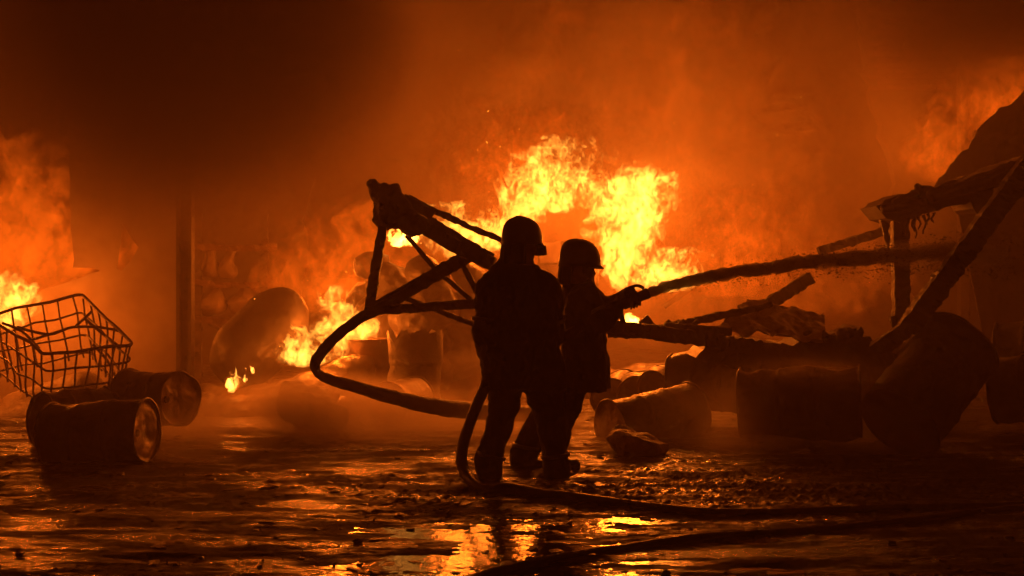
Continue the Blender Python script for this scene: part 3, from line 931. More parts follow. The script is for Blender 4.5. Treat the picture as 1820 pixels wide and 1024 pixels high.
drum(at(1530, 668, 13.2), (1, .5, .1), .29, .7, 'dark drum end wedged between the slab and the shelter post', seed=14, dent=.04)
drum(at(1652, 684, 11.7), (.52, .42, .52), .35, .98, 'large black drum leaning at the right with its lit left flank', seed=15, dent=.04, mat='char', lidmat='char')
drum(at(1850, 690, 12.6), (1, -.6, .1), .30, .8, 'black drum cut off by the right edge of the photo', seed=17, dent=.04, mat='char', lidmat='char')
drum(at(1850, 616, 13.6), (1, -.6, .05), .25, .8, 'dim upper drum at the far right on top of the others', seed=18, dent=.04, mat='char', lidmat='char')

# bulk bags glowing through the haze behind the truss
for i, (px, py, wpx, hpx, Y, lb) in enumerate(((690, 640, 120, 170, 16.2, 'rounded bulk bag behind the truss post'), (752, 640, 110, 190, 15.8, 'tall bulk bag behind the truss diagonal'), (820, 640, 90, 180, 16.0, 'bulk bag close to the shoulder of the left firefighter'), (655, 600, 70, 150, 16.8, 'far bulk bag left of the truss post'))):
    b = at(px, py, Y); wv = wpx * Y / F * .5; hv = hpx * Y / F
    lump('bulk_bag', [(b + Vector((-.1, 0, 0)), b + Vector((.1, .1, 0)), wv * .9, wv * .9), (b + Vector((-.05, 0, hv * .4)), b + Vector((.1, 0, hv * .5)), wv * .95, wv * .9), (b + Vector((0, 0, hv - wv * .6)), b + Vector((.12, 0, hv - wv * .7)), wv * .6, wv * .5)], .03, lb, 'bulk bag', M['char'], (.085, 4.5, 5), 'bulk bags behind the truss', i * 4.4)
# square container behind the two helmets
ct = empty('bulk_container', at(1015, 700, 16.8), 'square bulk container glowing behind the two helmets', 'container')
slab_poly('tank', jag([(958, 434), (985, 430), (1050, 424), (1062, 430)], 2, 9, 2) + [(1062, 700), (958, 700)], [], 16.8, .9, M['bag'], ct)
for px in (958, 1000, 1062):
    bar('cage_tube', at(px, 700, 16.75), at(px, 428, 16.75), .03, .03, M['char'], ct, .006, px)
for py in (470, 540, 610):
    bar('cage_tube', at(955, py, 16.72), at(1065, py - 3, 16.72), .03, .03, M['char'], ct, .006, py)

# dark heap with a lit flap, left of the bent tube's lower run
lump('charred_heap', [(at(520, 720, 13.2), at(560, 716, 13.2), .15, .16), (at(540, 742, 13.1), at(600, 740, 13.1), .14, .12), (at(510, 690, 13.4), at(530, 690, 13.4), .1, .1)], .016, 'dark charred heap in the smoke under the bend of the tube', 'charred heap', M['char'], (.04, 5, 4), seed=7.)
crumple('scorched_flap', (at(536, 704, 12.9), at(600, 718, 12.9), at(612, 692, 13.4), at(545, 696, 13.4)), 26, 18, .05, 6, 1.0, M['tarp'], 'bright edged scrap of sheet lying on the charred heap', 'sheet scrap')
lump('burnt_ledge', [(at(330, 720, 14.8), at(460, 716, 14.8), .2, .2), (at(460, 716, 14.8), at(560, 700, 15.0), .2, .22), (at(560, 700, 15.0), at(640, 660, 15.4), .2, .2), (at(350, 740, 14.5), at(600, 735, 14.5), .2, .2)], .03, 'low burnt ridge of debris below the leaning barrel', 'debris ridge', M['rubble'], (.05, 5, 4), seed=9.)
lump('burnt_mound', [(at(600, 715, 16.5), at(900, 715, 16.5), .25, .3), (at(900, 715, 16.5), at(1300, 690, 16.5), .3, .35)], .04, 'long mound of burnt goods behind the firefighters', 'debris mound', M['rubble'], (.06, 4, 4), seed=12.)

# concrete chunk
Yc = 11.2
s = SDF(at(1060, 840, Yc) - Vector((0, .3, 0)), at(1205, 740, Yc) + Vector((0, .3, 0)), .008)
s.hull([at(1094, 756, Yc + .16), at(1124, 760, Yc + .24), at(1152, 774, Yc + .22), at(1188, 790, Yc + .12), at(1187, 806, Yc - .05), at(1172, 822, Yc), at(1108, 816, Yc - .05),
        at(1075, 778, Yc + .02), at(1080, 766, Yc + .06), at(1112, 772, Yc - .15), at(1162, 789, Yc - .15), at(1110, 800, Yc - .17), at(1172, 806, Yc - .15), at(1170, 816, Yc + .22), at(1100, 812, Yc + .2)])
s.cut(at(1120, 818, Yc - .5), at(1138, 814, Yc + .6), .028, .034)
s.cut(at(1134, 818, Yc - .5), at(1142, 818, Yc + .6), .03, .03)
s.rough(.018, 8, 5, 4.)
tag(link('concrete_chunk', s.mesh('concrete_chunk', False), M['stone']), 'broken chunk of concrete lying on the wet ground right of the firefighters', 'concrete chunk')
# ================================================================== hose, nozzle, water jet
Yh = 10.0
hosep = [at(1088, 548, 10.30), at(1062, 562, 10.28), at(1030, 585, 10.27), at(995, 602, 10.29), at(955, 618, 10.33), at(915, 638, 10.30), at(884, 656, 10.2), at(864, 684, 10.05), at(842, 735, 9.92), at(824, 786, 9.86),
         at(821, 822, 9.80), at(832, 848, 9.66), at(862, 872, 9.4)]
def on_ground(px, py):
    Y = ground_y(py)
    p = at(px, py, Y); p.z = gz(p.x, p.y) + .010
    return p
hosep += [on_ground(*p) for p in ((905, 880), (960, 886), (1040, 894), (1120, 903), (1220, 911), (1340, 915), (1480, 914), (1620, 909), (1760, 905), (1900, 902), (2040, 905))]
hp = resample(hosep, .035)
hp = [p + Vector((0, 0, .004 * mnoise.noise(p * 5))) for p in hp]
tag(link('fire_hose', mesh_bm('fire_hose', sweep(hp, [.040 if i < 60 else max(.027, .040 - .0003 * (i - 60)) for i in range(len(hp))], 14, rough=.004, rfreq=22), True), M['hose']), 'wet fire hose looping from the left firefighter hip to the ground and off right', 'fire hose', 'fire hoses')
h2 = [on_ground(*p) for p in ((780, 1050), (840, 1028), (920, 1008), (1010, 990), (1110, 974), (1230, 960), (1360, 952), (1500, 942), (1640, 928), (1780, 914), (1900, 906), (2050, 900))]

tag(link('fire_hose', mesh_bm('fire_hose', sweep(resample(h2, .05), .023, 14, rough=.005, rfreq=18, seed=4), True), M['hose']), 'thick fire hose crossing the puddles at the bottom of the photo', 'fire hose', 'fire hoses')

nz = empty('hose_nozzle', at(1115, 534, 10.32), 'hand held nozzle gripped by the second firefighter', 'nozzle')
na, nb = at(1082, 551, 10.31), at(1152, 521, 10.36)
nd = (nb - na).normalized()
link('barrel', mesh_bm('barrel', sweep([na, na.lerp(nb, .35), na.lerp(nb, .36), na.lerp(nb, .75), na.lerp(nb, .76), nb], [.038, .038, .046, .046, .036, .042], 16), True), M['char'], nz)
up = Vector((-nd.z, 0, nd.x))
hb = na.lerp(nb, .45)
link('bail_handle', mesh_bm('bail_handle', sweep(resample([hb + up * .04 + Vector((0, -.03, 0)), hb + up * .085 + nd * .03, hb + up * .085 + nd * .12, hb + up * .045 + nd * .16], .012), .013, 8), True), M['char'], nz)
link('pistol_grip', mesh_bm('pistol_grip', sweep([na.lerp(nb, .3), na.lerp(nb, .22) - up * .06, na.lerp(nb, .2) - up * .13], [(.02, .028)] * 3, 10), True), M['char'], nz)

# jet of water, breaking up along its length
jp = resample([nb - nd * .01, at(1200, 506, 10.6), at(1300, 486, 10.95), at(1400, 471, 11.35), at(1500, 460, 11.8), at(1600, 453, 12.2), at(1690, 449, 12.55), at(1740, 449, 12.7), at(1800, 452, 12.9)], .02)
lo = Vector((min(p.x for p in jp) - .2, min(p.y for p in jp) - .25, min(p.z for p in jp) - .25))
hi = Vector((max(p.x for p in jp) + .2, max(p.y for p in jp) + .25, max(p.z for p in jp) + .25))
js = SDF(lo, hi, .0125)
for i in range(0, len(jp) - 6, 6):
    t = i / len(jp)
    r0 = .037 + .050 * t; r1 = .037 + .050 * (i + 6) / len(jp)
    js.cone(jp[i], jp[i + 6], r0, r1, .02)
m_ = np.abs(js.d) < .16
tx = np.clip((js.X[m_] - jp[0].x) / (jp[-1].x - jp[0].x), 0, 1)
nn = fbm(js.X[m_] * 3.5, js.Y[m_] * 14, js.Z[m_] * 22, 4, .62)
js.d[m_] += (.012 + .034 * tx) * nn + np.clip(tx - .85, 0, 1) * .3
jet = empty('water_jet', jp[0], 'long ragged jet of water shooting right from the nozzle', 'water jet')
link('stream', js.mesh('stream'), M['jet'], jet)
bm = bmesh.new()
for i in range(3200):
    t = rnd.random() ** .8
    p = jp[int(t * (len(jp) - 1))]
    sp = .03 + .12 * t
    c = p + Vector((rnd.gauss(0, .03), rnd.gauss(0, sp * .6), rnd.gauss(-.25 * sp, sp * .75)))
    s_ = rnd.uniform(.0018, .0045) * (1 + t)
    mt = Matrix.Translation(c) @ Matrix.Diagonal((s_ * rnd.uniform(1, 2.5), s_, s_, 1))
    bmesh.ops.create_icosphere(bm, subdivisions=0 or 1, radius=1, matrix=mt) if i % 40 == 0 else bmesh.ops.create_cone(bm, segments=4, radius1=.9, radius2=0, depth=1.6, cap_ends=True, matrix=mt)
tag(link('spray', mesh_bm('spray', bm), M['droplet'], jet), kind='stuff')

# ================================================================== the two firefighters
def grip(s, c, axis, ref, r, thumb=1, toward=None):
    """a gloved hand closed round a hose: four bent fingers, palm and thumb"""
    ax = Vector(axis).normalized(); u = Vector(ref); u = (u - ax * u.dot(ax)).normalized(); v = ax.cross(u)
    c = Vector(c)
    def pt(o, rr, deg): a = math.radians(deg); return c + ax * o + (u * math.cos(a) + v * math.sin(a)) * rr
    s.cone(pt(-.030, r + .018, 0), pt(.030, r + .018, 0), .024, .024, .015)
    s.cone(pt(-.028, r + .018, -30), pt(.028, r + .018, -30), .022, .022, .015)
    for o, ln, rr in ((-.036, 195, .0105), (-.0125, 225, .0115), (.0115, 235, .0118), (.036, 218, .0112)):
        prev = None
        k = 5
        for i in range(k + 1):
            dg = 10 + (ln - 10) * i / k
            q = pt(o, r + .011, dg)
            if prev is not None: s.cone(prev, q, rr * (1.12 - .07 * i), rr * (1.05 - .07 * i), .003)
            prev = q
    t0 = pt(.040, r + .018, -25); t1 = pt(.055, r + .016, -75); t2 = pt(.050, r + .013, -125)
    s.cone(t0, t1, .017, .014, .008); s.cone(t1, t2, .014, .0115, .004)
    return pt(-.0, r + .03, -15)

def face(s, c, f, R=.098):
    """skull, jaw, nose, brow, lips, ears; F is where the face looks"""
    f = Vector(f).normalized(); up = Vector((0, 0, 1)); rt = f.cross(up).normalized()
    c = Vector(c)
    s.cone(c - f * .02 + up * .02, c + f * .012 + up * .02, R, R * .94, .03)
    s.cone(c + f * .03 - up * .03, c + f * .045 - up * .085, .066, .042, .04)     # jaw to chin
    s.cone(c + f * .086 + up * .012, c + f * .108 - up * .022, .011, .016, .012)   # nose
    s.cone(c + f * .084 + up * .03 + rt * .04, c + f * .084 + up * .03 - rt * .04, .013, .013, .015)  # brow
    s.cone(c + f * .088 - up * .055 + rt * .018, c + f * .088 - up * .055 - rt * .018, .009, .009, .008)  # lips
    for k in (-1, 1):
        s.cone(c + rt * k * .098 + up * .02, c + rt * k * .098 - up * .025, .013, .009, .008)  # ears
        s.cut(c + f * .102 + rt * k * .034 + up * .008, c + f * .102 + rt * k * .036 + up * .008, .012, .012)

def make_mesh(s, name, head_c, hands, boot_z, parent=None):
    me = s.mesh(name)
    n = len(me.polygons)
    me.materials.append(M['turnout']); me.materials.append(M['skin']); me.materials.append(M['glove']); me.materials.append(M['boot'])
    co = np.zeros(len(me.vertices) * 3, np.float32); me.vertices.foreach_get('co', co); co = co.reshape(-1, 3)
    lv = np.zeros(n * 4, np.int32); me.loops.foreach_get('vertex_index', lv)
    cen = co[lv.reshape(-1, 4)].mean(1)
    mi = np.zeros(n, np.int32)
    mi[np.linalg.norm(cen - np.array(head_c), axis=1) < .145] = 1
    for hnd in hands: mi[np.linalg.norm(cen - np.array(hnd), axis=1) < .115] = 2
    mi[cen[:, 2] < boot_z] = 3
    me.polygons.foreach_set('material_index', mi)
    return me

def helmet(c, f, parent, visor=True, rs=.138, rf=.158, hgt=.165, tilt=0.0):
    f = Vector(f).normalized(); up = Vector((0, 0, 1)); rt = f.cross(up).normalized()
    c = Vector(c)
    prof = [(1.02, -.028), (1.045, -.022), (1.0, .000), (.995, .03), (.965, .065), (.90, .098), (.79, .126), (.62, .149), (.38, .165), (.14, .172)]
    inn = [(1.0, -.03), (.97, -.006), (.95, .03), (.91, .07), (.82, .1), (.64, .13), (.36, .148)]
    NS = 48
    bm = bmesh.new()
    def ringv(fr, z):
        out = []
        for k in range(NS):
            a = 2 * math.pi * k / NS
            ca, sa = math.cos(a), math.sin(a)
            ext = 1.0
            if fr > 1.01: ext = 1 + .12 * max(0, ca) ** 3 + .04 * max(0, -ca) ** 2
            zz = z * hgt / .165
            crest = 0
            if fr < 1.0: crest = .007 * math.exp(-((sa * rs * fr) / .014) ** 2) * (1 if ca > -.8 or fr < .8 else .6)
            dz = -.02 * max(0, -ca) ** 2 if fr > 1.01 else 0
            out.append(bm.verts.new(c + f * ca * rf * fr * ext + rt * sa * rs * fr * ext + up * (zz + crest + dz)))
        return out
    rings = [ringv(*p) for p in prof]
    for a, b in zip(rings, rings[1:]):
        for k in range(NS): bm.faces.new((a[k], a[(k + 1) % NS], b[(k + 1) % NS], b[k]))
    bm.faces.new(rings[-1])
    ir = [ringv(*p) for p in inn]
    for k in range(NS): bm.faces.new((rings[0][k], rings[0][(k + 1) % NS], ir[0][(k + 1) % NS], ir[0][k]))
    for a, b in zip(ir, ir[1:]):
        for k in range(NS): bm.faces.new((a[k], a[(k + 1) % NS], b[(k + 1) % NS], b[k]))
    bm.faces.new(ir[-1])
    h = link('helmet', mesh_bm('helmet', bm, True), M['helmet'], parent)
    # visor, swung down in front of the face
    def shell(nm, a0, a1, R0, R1, z0, z1, th, mat, fold=0.0, nk=26, nj=8):
        bm = bmesh.new()
        g_ = []
        for side_ in (0, 1):
            gg = []
            for j in range(nj + 1):
                row = []
                t = j / nj
                for k in range(nk + 1):
                    a = math.radians(a0 + (a1 - a0) * k / nk)
                    R = R0 + (R1 - R0) * t + side_ * th + fold * math.sin(k * 1.5) * t
                    row.append(bm.verts.new(c + f * math.cos(a) * R * 1.12 + rt * math.sin(a) * R + up * (z0 + (z1 - z0) * t)))
                gg.append(row)
            g_.append(gg)
        for side_ in (0, 1):
            for j in range(nj):
                for k in range(nk):
                    bm.faces.new((g_[side_][j][k], g_[side_][j][k + 1], g_[side_][j + 1][k + 1], g_[side_][j + 1][k]))
        for j in range(nj):
            for k in (0, nk):
                bm.faces.new((g_[0][j][k], g_[0][j + 1][k], g_[1][j + 1][k], g_[1][j][k]))
        for k in range(nk):
            for j in (0, nj):
                bm.faces.new((g_[0][j][k], g_[0][j][k + 1], g_[1][j][k + 1], g_[1][j][k]))
        return link(nm, mesh_bm(nm, bm, True), mat, h)
    if visor: shell('visor', -32, 32, .168, .176, -.012, -.08, .004, M['visor'])
    shell('neck_flap', 128, 250, .134, .148, -.006, -.18, .006, M['turnout'], fold=.006)
    return h

# left firefighter, seen from behind
Y1 = 10.0
p1 = lambda x, y, d=0.0: at(x, y, Y1 + d)
s = SDF(p1(815, 885) - Vector((0, .42, 0)), p1(1045, 380) + Vector((0, .62, 0)), .0075)
for y, xa, xb, r in ((516, 870, 977, .082), (545, 880, 966, .115), (585, 880, 968, .128), (630, 884, 966, .128), (662, 888, 970, .128), (690, 888, 972, .130)):
    s.cone(p1(xa, y), p1(xb, y), r, r, .06)
s.cone(p1(908, 488), p1(942, 487), .08, .08, .08)
s.floor(p1(0, 688).z)
s.cone(p1(900, 672), p1(889, 752, .03), .128, .098, .04); s.cone(p1(889, 752, .03), p1(868, 830), .100, .088, .04)
s.cone(p1(960, 672), p1(980, 752, .03), .132, .102, .04); s.cone(p1(980, 752, .03), p1(990, 830), .102, .084, .04)
s.cone(p1(868, 826), p1(867, 834), .094, .094, .02); s.cone(p1(990, 826), p1(991, 834), .090, .090, .02)   # trouser cuffs
s.cone(p1(866, 518), p1(856, 590, -.02), .082, .070, .05); s.cone(p1(856, 590, -.02), p1(868, 640, .16), .070, .05, .04)
s.cone(p1(980, 516), p1(984, 590, .07), .086, .072, .05); s.cone(p1(984, 590, .07), p1(972, 618, .25), .070, .05, .04)
s.cone(p1(922, 492), p1(926, 460, .01), .098, .088, .04); s.cone(p1(898, 470), p1(884, 500), .05, .07, .06); s.cone(p1(944, 486), p1(968, 502), .055, .07, .05)                                                   # collar
s.rough(.027, 7.5, 4, 3.1, .7); s.rough(.004, 24, 2, 8.)
hd1 = p1(929, 441, .02)
f1 = Vector((.62, .78, -.12))
face(s, hd1, f1)
s.cone(p1(868, 838), p1(869, 845), .066, .064, .03); s.cone(p1(868, 845, -.03), p1(862, 847, .17), .046, .040, .03)
s.cone(p1(991, 838), p1(992, 845), .066, .064, .03); s.cone(p1(992, 845, -.03), p1(1012, 846, .14), .046, .040, .03)
i1 = min(range(len(hp)), key=lambda i: (hp[i] - at(884, 656, 10.2)).length)
i2 = min(range(len(hp)), key=lambda i: (hp[i] - at(958, 617, 10.33)).length)
w1 = grip(s, hp[i1], hp[i1 + 2] - hp[i1 - 2], (-.3, -.9, .5), .036)
w2 = grip(s, hp[i2], hp[i2 + 2] - hp[i2 - 2], (.4, -.6, .7), .036)
s.cone(p1(868, 640, .16), w1, .044, .034, .02); s.cone(p1(972, 618, .25), w2, .044, .034, .02)
r1 = empty('person', p1(925, 855), 'firefighter standing with back turned, taller of the two, hose at the left hip', 'person', 'firefighters')
link('body', make_mesh(s, 'body', hd1, (hp[i1], hp[i2]), .085), None, r1)
def band(a, b, r, parent, wid=.028, sq=1.0, nm='reflective_band'):
    a = Vector(a); d = (Vector(b) - a).normalized()
    u = d.cross(Vector((0, 1, 0))).normalized(); v = d.cross(u)
    bm = bmesh.new(); NS = 40; R = []
    for rr, o in ((r, 0), (r + .006, .002), (r + .006, wid - .002), (r, wid)):
        R.append([bm.verts.new(a + d * o + (u * math.cos(2 * math.pi * k / NS) + v * math.sin(2 * math.pi * k / NS) * sq) * (rr + .006 * mnoise.noise(Vector((k * .5, a.x * 9, a.z * 7))))) for k in range(NS)])
    for i in range(4):
        A, B = R[i], R[(i + 1) % 4]
        for k in range(NS): bm.faces.new((A[k], A[(k + 1) % NS], B[(k + 1) % NS], B[k]))
    return link(nm, mesh_bm(nm, bm, True), M['band'], parent)
band(p1(860, 565, -.013), p1(856, 590, -.02), .084, r1); band(p1(983, 565, .045), p1(984, 590, .07), .086, r1)
band(p1(874, 806), p1(868, 830), .1, r1); band(p1(987, 806), p1(990, 830), .098, r1)
helmet(p1(928, 437, .02) + Vector((0, 0, .035)), f1, r1)

# second firefighter, turned to the right
Y2 = 10.5
p2 = lambda x, y, d=0.0: at(x, y, Y2 + d)
s = SDF(p2(885, 862) - Vector((0, .45, 0)), p2(1175, 425) + Vector((0, .45, 0)), .0075)
for y, x, r, hw in ((530, 1034, .115, .13), (560, 1036, .15, .11), (600, 1036, .165, .10), (635, 1038, .172, .10), (660, 1040, .178, .10), (690, 1041, .182, .10)):
    s.cone(p2(x, y, -hw), p2(x, y, hw), r, r, .06)
s.floor(p2(0, 692).z)
s.cone(p2(1012, 680, .08), p2(964, 745, .10), .122, .096, .04); s.cone(p2(964, 745, .10), p2(932, 812, .10), .096, .090, .04)
s.cone(p2(1018, 680, -.08), p2(1000, 750, -.06), .122, .098, .04); s.cone(p2(1000, 750, -.06), p2(988, 812, -.06), .098, .086, .04)
s.cone(p2(932, 806, .10), p2(930, 816, .10), .098, .098, .02); s.cone(p2(988, 806, -.06), p2(988, 816, -.06), .092, .092, .02)
s.cone(p2(1046, 532, -.16), p2(1072, 574, -.24), .080, .066, .05); s.cone(p2(1072, 574, -.24), p2(1094, 556, -.24), .064, .048, .04)
s.cone(p2(1048, 530, .15), p2(1082, 552, .12), .080, .066, .05); s.cone(p2(1082, 552, .12), p2(1112, 524, -.04), .062, .048, .04)
s.cone(p2(1034, 520), p2(1032, 494, .0), .092, .082, .04); s.cone(p2(1016, 492), p2(1018, 535), .05, .085, .05)
s.rough(.027, 7.5, 4, 7.7, .7); s.rough(.004, 24, 2, 2.)
hd2 = p2(1031, 478)
f2 = Vector((.97, .2, -.12))
face(s, hd2, f2)
s.cone(p2(930, 820, .10), p2(930, 825, .10), .068, .066, .03); s.cone(p2(925, 826, .10), p2(962, 827, .06), .046, .040, .03)
s.cone(p2(988, 820, -.06), p2(988, 825, -.06), .068, .066, .03); s.cone(p2(984, 826, -.06), p2(1022, 827, -.10), .046, .040, .03)
c1 = na.lerp(nb, .12); c2 = na.lerp(nb, .60)
w1 = grip(s, c1, nd, (-.2, -.9, -.2), .040)
w2 = grip(s, c2, nd, (-.3, .2, 1), .047)
s.cone(p2(1094, 556, -.24), w1, .044, .034, .02); s.cone(p2(1112, 524, -.04), w2, .044, .034, .02)
r2 = empty('person', p2(1010, 837), 'shorter firefighter turned right in a flared coat aiming the nozzle', 'person', 'firefighters')
link('body', make_mesh(s, 'body', hd2, (c1, c2), .085), None, r2)
band(p2(1060, 554, -.2), p2(1072, 574, -.24), .078, r2); band(p2(936, 790, .1), p2(932, 812, .1), .1, r2)
helmet(p2(1031, 474) + Vector((0, 0, .03)), f2, r2, False)

# ================================================================== loose rubble on the wet ground
bm = bmesh.new()
for i in range(1500):
    Y = 6.2 * (15 / 6.2) ** rnd.random()
    x = rnd.uniform(-.42, .42) * Y
    cl = mnoise.noise(Vector((x * .9, Y * 1.2, 3)))
    if cl < rnd.uniform(-.25, .45): continue
    sz = .006 + .022 * rnd.random() ** 5
    z = gz(x, Y)
    R = Matrix.Translation((x, Y, z + sz * .3)) @ Matrix.Rotation(rnd.uniform(0, 6.28), 4, 'Z') @ Matrix.Rotation(rnd.uniform(0, .6), 4, 'X') @ Matrix.Diagonal((sz * rnd.uniform(.8, 2), sz, sz * rnd.uniform(.4, .9), 1))
    r_ = bmesh.ops.create_icosphere(bm, subdivisions=1, radius=1, matrix=R)
    for v in r_['verts']: v.co += Vector((rnd.uniform(-1, 1), rnd.uniform(-1, 1), rnd.uniform(-1, 1))) * sz * .25
for i in range(420):
    Y = 6.6 * (12.5 / 6.6) ** rnd.random()
    x = rnd.uniform(-.42, .42) * Y
    if mnoise.noise(Vector((x * .7, Y * .9, 8))) < rnd.uniform(-.3, .4): continue
    sz = rnd.uniform(.012, .045)
    R = Matrix.Translation((x, Y, gz(x, Y) + .004)) @ Matrix.Rotation(rnd.uniform(0, 6.28), 4, 'Z') @ Matrix.Rotation(rnd.uniform(-.25, .25), 4, 'X') @ Matrix.Diagonal((sz * rnd.uniform(.6, 2.2), sz, sz * .16, 1))
    r_ = bmesh.ops.create_icosphere(bm, subdivisions=1, radius=1, matrix=R)
    for v in r_['verts']: v.co += Vector((rnd.uniform(-1, 1), rnd.uniform(-1, 1), rnd.uniform(-.2, .2))) * sz * .35
tag(link('rubble', mesh_bm('rubble', bm), M['rubble']), kind='stuff')

# ================================================================== flames
GF = 'flames of the burning heap'
flame('tallest bright yellow flame column right of the second helmet', 1100, 512, 16.6, 116, 195, .18, 1, watts=760, depth=.8, cut=.06, grow=.75)
flame('spiky bright flame rising behind the taller helmet', 893, 448, 16.6, 105, 185, .5, 2, watts=340, cut=.24)
flame('bright low flame just left of the taller helmet', 835, 465, 16.4, 120, 100, -.3, 3, watts=300, cut=.08)
flame('thin broken licks of flame high between the two helmets', 985, 380, 17.0, 190, 130, .1, 4, cut=.38, nf=12)
flame('small low flame behind the start of the water jet', 1180, 520, 16.8, 150, 75, .1, 5, cut=.22, watts=60)
flame('blazing flame behind the bend of the bent tube', 615, 622, 15.5, 90, 105, -.05, 6, watts=270, cut=.05)
flame('jagged flame strip burning along the ridge below the leaning barrel', 535, 652, 14.8, 110, 70, .25, 7, watts=90, cut=.12)
flame('small slanted flame at the foot of the leaning barrel', 415, 698, 14.4, 28, 46, .45, 8, watts=20, h=.008, kind='small')
flame('bright flame behind the wire cage at the left edge', 12, 585, 14.7, 85, 95, .1, 9, watts=240)
flame('tiny flame on the ground in the smoke', 421, 778, 13.0, 12, 16, -.1, 10, h=.006, watts=1, kind='small')
flame('small flame behind the truss post', 716, 440, 16.9, 60, 44, .1, 11, cut=.1, kind='small')
flame('faint small flame right of the tallest flame', 1268, 410, 17.4, 70, 70, -.2, 12, cut=.3, kind='mid')
flame('faint broken licks of flame in the smoke above the water jet', 1290, 530, 17.4, 300, 190, .1, 26, cut=.27, kind='mid', nf=13)
flame('faint red licks of flame high above the taller helmet', 930, 350, 17.3, 300, 150, .2, 27, cut=.3, kind='mid', nf=13)
flame('small flame glimpsed under the beam by the nozzle', 1128, 582, 14.6, 44, 26, .2, 13, h=.01, kind='small')
flame('wide dim sheet of flame and smoke glow filling the back of the fire', 1150, 600, 18.4, 620, 560, .05, 14, dim=True, depth=.35, cut=.12, watts=1350, h=.033, nf=6, lz=.72, sheet=(5.2, 3.2))  # dim sheets: glow of fire-lit smoke is put into their emission too
flame('dim ragged sheet of flame and smoke glow behind the taller firefighter', 880, 560, 18.0, 420, 360, .25, 24, dim=True, depth=.4, cut=.12, h=.03, nf=7)
flame('dim ragged sheet of flame and smoke glow above the crumpled sheeting', 1380, 600, 18.2, 400, 330, -.1, 25, dim=True, depth=.4, cut=.12, h=.03, nf=7)
flame('dim red flame billowing above the leaning barrel', 590, 560, 17.0, 240, 190, .3, 15, dim=True, watts=220, nf=8, kind='mid')
flame('dim red flame inside the opening in the left wall', 45, 560, 17.4, 260, 300, .0, 16, dim=True, watts=380, nf=7, kind='mid')
flame('dim orange flame at the edge of the leaning roof sheet', 1668, 325, 17.2, 120, 150, .1, 17, dim=True, watts=130, nf=10, kind='mid')
flame('dim orange flame above the leaning roof sheet at the right edge', 1785, 235, 17.2, 190, 130, .0, 18, dim=True, watts=170, nf=10, kind='mid')
flame('small flame in the hole of the dark brick wall', 1606, 88, 22.2, 22, 46, .3, 19, dim=True, h=.012, watts=15, kind='mid')
flame('flame behind the torn triangular hole', 225, 490, 16.6, 100, 110, 0, 20, dim=True, watts=60, kind='mid')

M['spark'] = flame_mat('glowing_spark', (1, .32, .02), 6.0, 4.0)
M['spark'].node_tree.nodes['Mix Shader'].inputs[0].default_value = 1.0
bm = bmesh.new()
for i in range(60):
    c0 = rnd.choice(((1110, 380, 16.2, 160), (900, 330, 16.2, 110), (600, 540, 14.9, 70), (560, 620, 14.5, 60), (1180, 240, 16.8, 230)))
    c = at(rnd.gauss(c0[0], c0[3]), rnd.gauss(c0[1], c0[3] * .8), c0[2] + rnd.uniform(-.6, .6))
    if c.z < .1: continue
    s_ = rnd.uniform(.002, .005)
    mt = Matrix.Translation(c) @ Matrix.Rotation(rnd.uniform(0, 3), 4, 'Y') @ Matrix.Diagonal((s_, s_, s_ * rnd.uniform(1, 3.5), 1))
    bmesh.ops.create_icosphere(bm, subdivisions=1, radius=1, matrix=mt)
tag(link('sparks', mesh_bm('sparks', bm), M['spark']), kind='stuff')

# ================================================================== haze and smoke
bm = bmesh.new()
bmesh.ops.create_cube(bm, size=1)
for v in bm.verts: v.co = Vector((v.co.x * 26, 13 + v.co.y * 32, 4.0 + v.co.z * 10.2))
m = bpy.data.materials.new('haze'); m.use_nodes = True
nt = m.node_tree; nt.nodes.clear()
out = nt.nodes.new('ShaderNodeOutputMaterial'); pv = nt.nodes.new('ShaderNodeVolumePrincipled')
pv.inputs['Color'].default_value = (.85, .68, .52, 1); pv.inputs['Density'].default_value = .023; pv.inputs['Anisotropy'].default_value = .2
nt.links.new(pv.outputs[0], out.inputs['Volume'])
tag(link('haze', mesh_bm('haze', bm), m), kind='stuff')

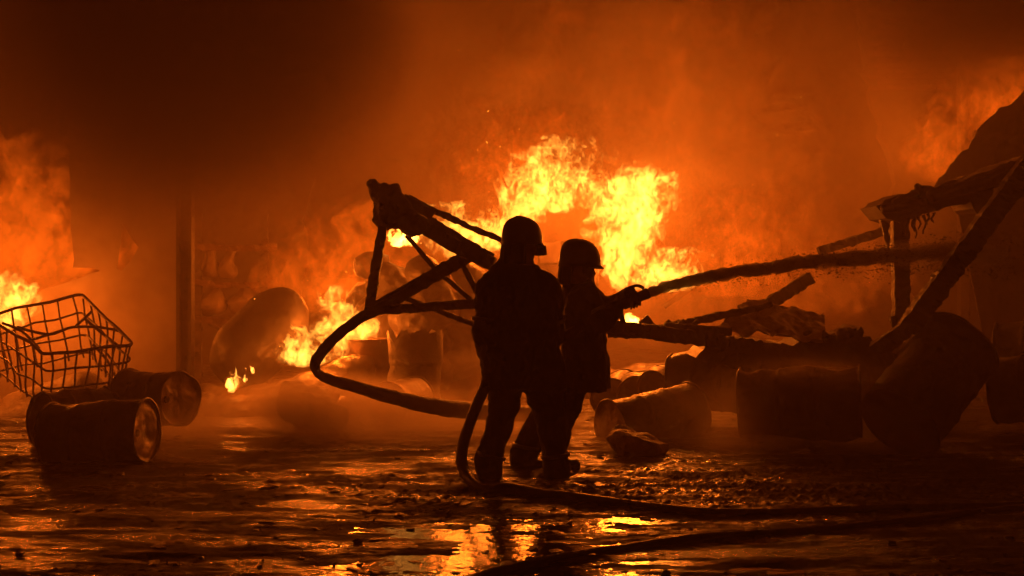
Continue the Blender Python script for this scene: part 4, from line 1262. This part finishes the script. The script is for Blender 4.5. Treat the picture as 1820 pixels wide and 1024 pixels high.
def smoke(name, c, size, dens, col, nsc, lo=.4, hi=.7, aniso=.1, seed=0.0):
    """a bank of smoke: thickens towards its middle, broken up by noise"""
    bm = bmesh.new()
    bmesh.ops.create_icosphere(bm, subdivisions=3, radius=1)
    c = Vector(c)
    me = mesh_bm(name, bm)
    m = bpy.data.materials.new(name); m.use_nodes = True
    nt = m.node_tree; nt.nodes.clear()
    N = nt.nodes.new; Lk = nt.links.new
    out = N('ShaderNodeOutputMaterial'); pv = N('ShaderNodeVolumePrincipled')
    pv.inputs['Color'].default_value = (*col, 1); pv.inputs['Anisotropy'].default_value = aniso
    tc = N('ShaderNodeTexCoord'); ln = N('ShaderNodeVectorMath'); ln.operation = 'LENGTH'
    Lk(tc.outputs['Object'], ln.inputs[0])
    fo = N('ShaderNodeMapRange'); fo.interpolation_type = 'SMOOTHSTEP'
    fo.inputs[1].default_value = .98; fo.inputs[2].default_value = .35; fo.inputs[3].default_value = 0; fo.inputs[4].default_value = dens
    Lk(ln.outputs['Value'], fo.inputs[0])
    geo = N('ShaderNodeNewGeometry'); off = N('ShaderNodeVectorMath'); off.inputs[1].default_value = (seed, seed, seed)
    Lk(geo.outputs['Position'], off.inputs[0])
    n = N('ShaderNodeTexNoise'); n.inputs['Scale'].default_value = nsc; n.inputs['Detail'].default_value = 4; n.inputs['Distortion'].default_value = .5
    Lk(off.outputs[0], n.inputs['Vector'])
    mr = N('ShaderNodeMapRange'); mr.inputs[1].default_value = lo; mr.inputs[2].default_value = hi
    Lk(n.outputs[0], mr.inputs[0])
    mu = N('ShaderNodeMath'); mu.operation = 'MULTIPLY'
    Lk(fo.outputs[0], mu.inputs[0]); Lk(mr.outputs[0], mu.inputs[1]); Lk(mu.outputs[0], pv.inputs['Density'])
    Lk(pv.outputs[0], out.inputs['Volume'])
    o = link(name, me, m)
    o.location = c; o.scale = size
    return tag(o, kind='stuff')
smoke('smoke', at(1150, 120, 18.7), (5.0, 2.0, 4.8), 1.7, (.85, .72, .6), .5, .36, .68, seed=3)
smoke('smoke', at(1380, 300, 17.6), (2.5, 1.2, 2.4), .7, (.85, .72, .6), .6, .25, .75, seed=5)
smoke('smoke', at(370, 40, 14.0), (2.6, 2.8, 2.5), 3.0, (.2, .15, .12), .6, .15, .6, seed=9)  # near-black bank added to darken the upper left
smoke('smoke', at(1770, -20, 16.2), (2.1, 1.8, 1.5), 2.8, (.2, .15, .12), .6, .25, .6, seed=14)  # near-black bank added to darken the upper right corner
smoke('smoke', at(590, 775, 12.7), (2.1, 1.2, .64), 4.6, (.85, .72, .6), 1.2, .35, .7, .3, seed=21)
smoke('smoke', at(1470, 770, 11.6), (1.9, .8, .75), 2.0, (.8, .68, .56), 1.3, .36, .7, .3, seed=27)
smoke('smoke', at(760, 640, 15.9), (1.9, .7, .8), 1.0, (.85, .72, .6), 1.2, .35, .7, .3, seed=33)
smoke('smoke', at(1680, 452, 12.5), (1.0, .5, .17), 3.0, (.4, .34, .28), 4, .3, .7, .1, seed=41)  # water spray at the far end of the jet, built as a smoke bank
smoke('smoke', at(270, 800, 11.4), (1.3, .8, .42), 1.6, (.85, .72, .6), 1.5, .38, .7, .3, seed=47)
smoke('smoke', at(930, 785, 11.9), (1.5, .9, .32), 1.3, (.85, .72, .6), 1.5, .38, .7, .3, seed=53)
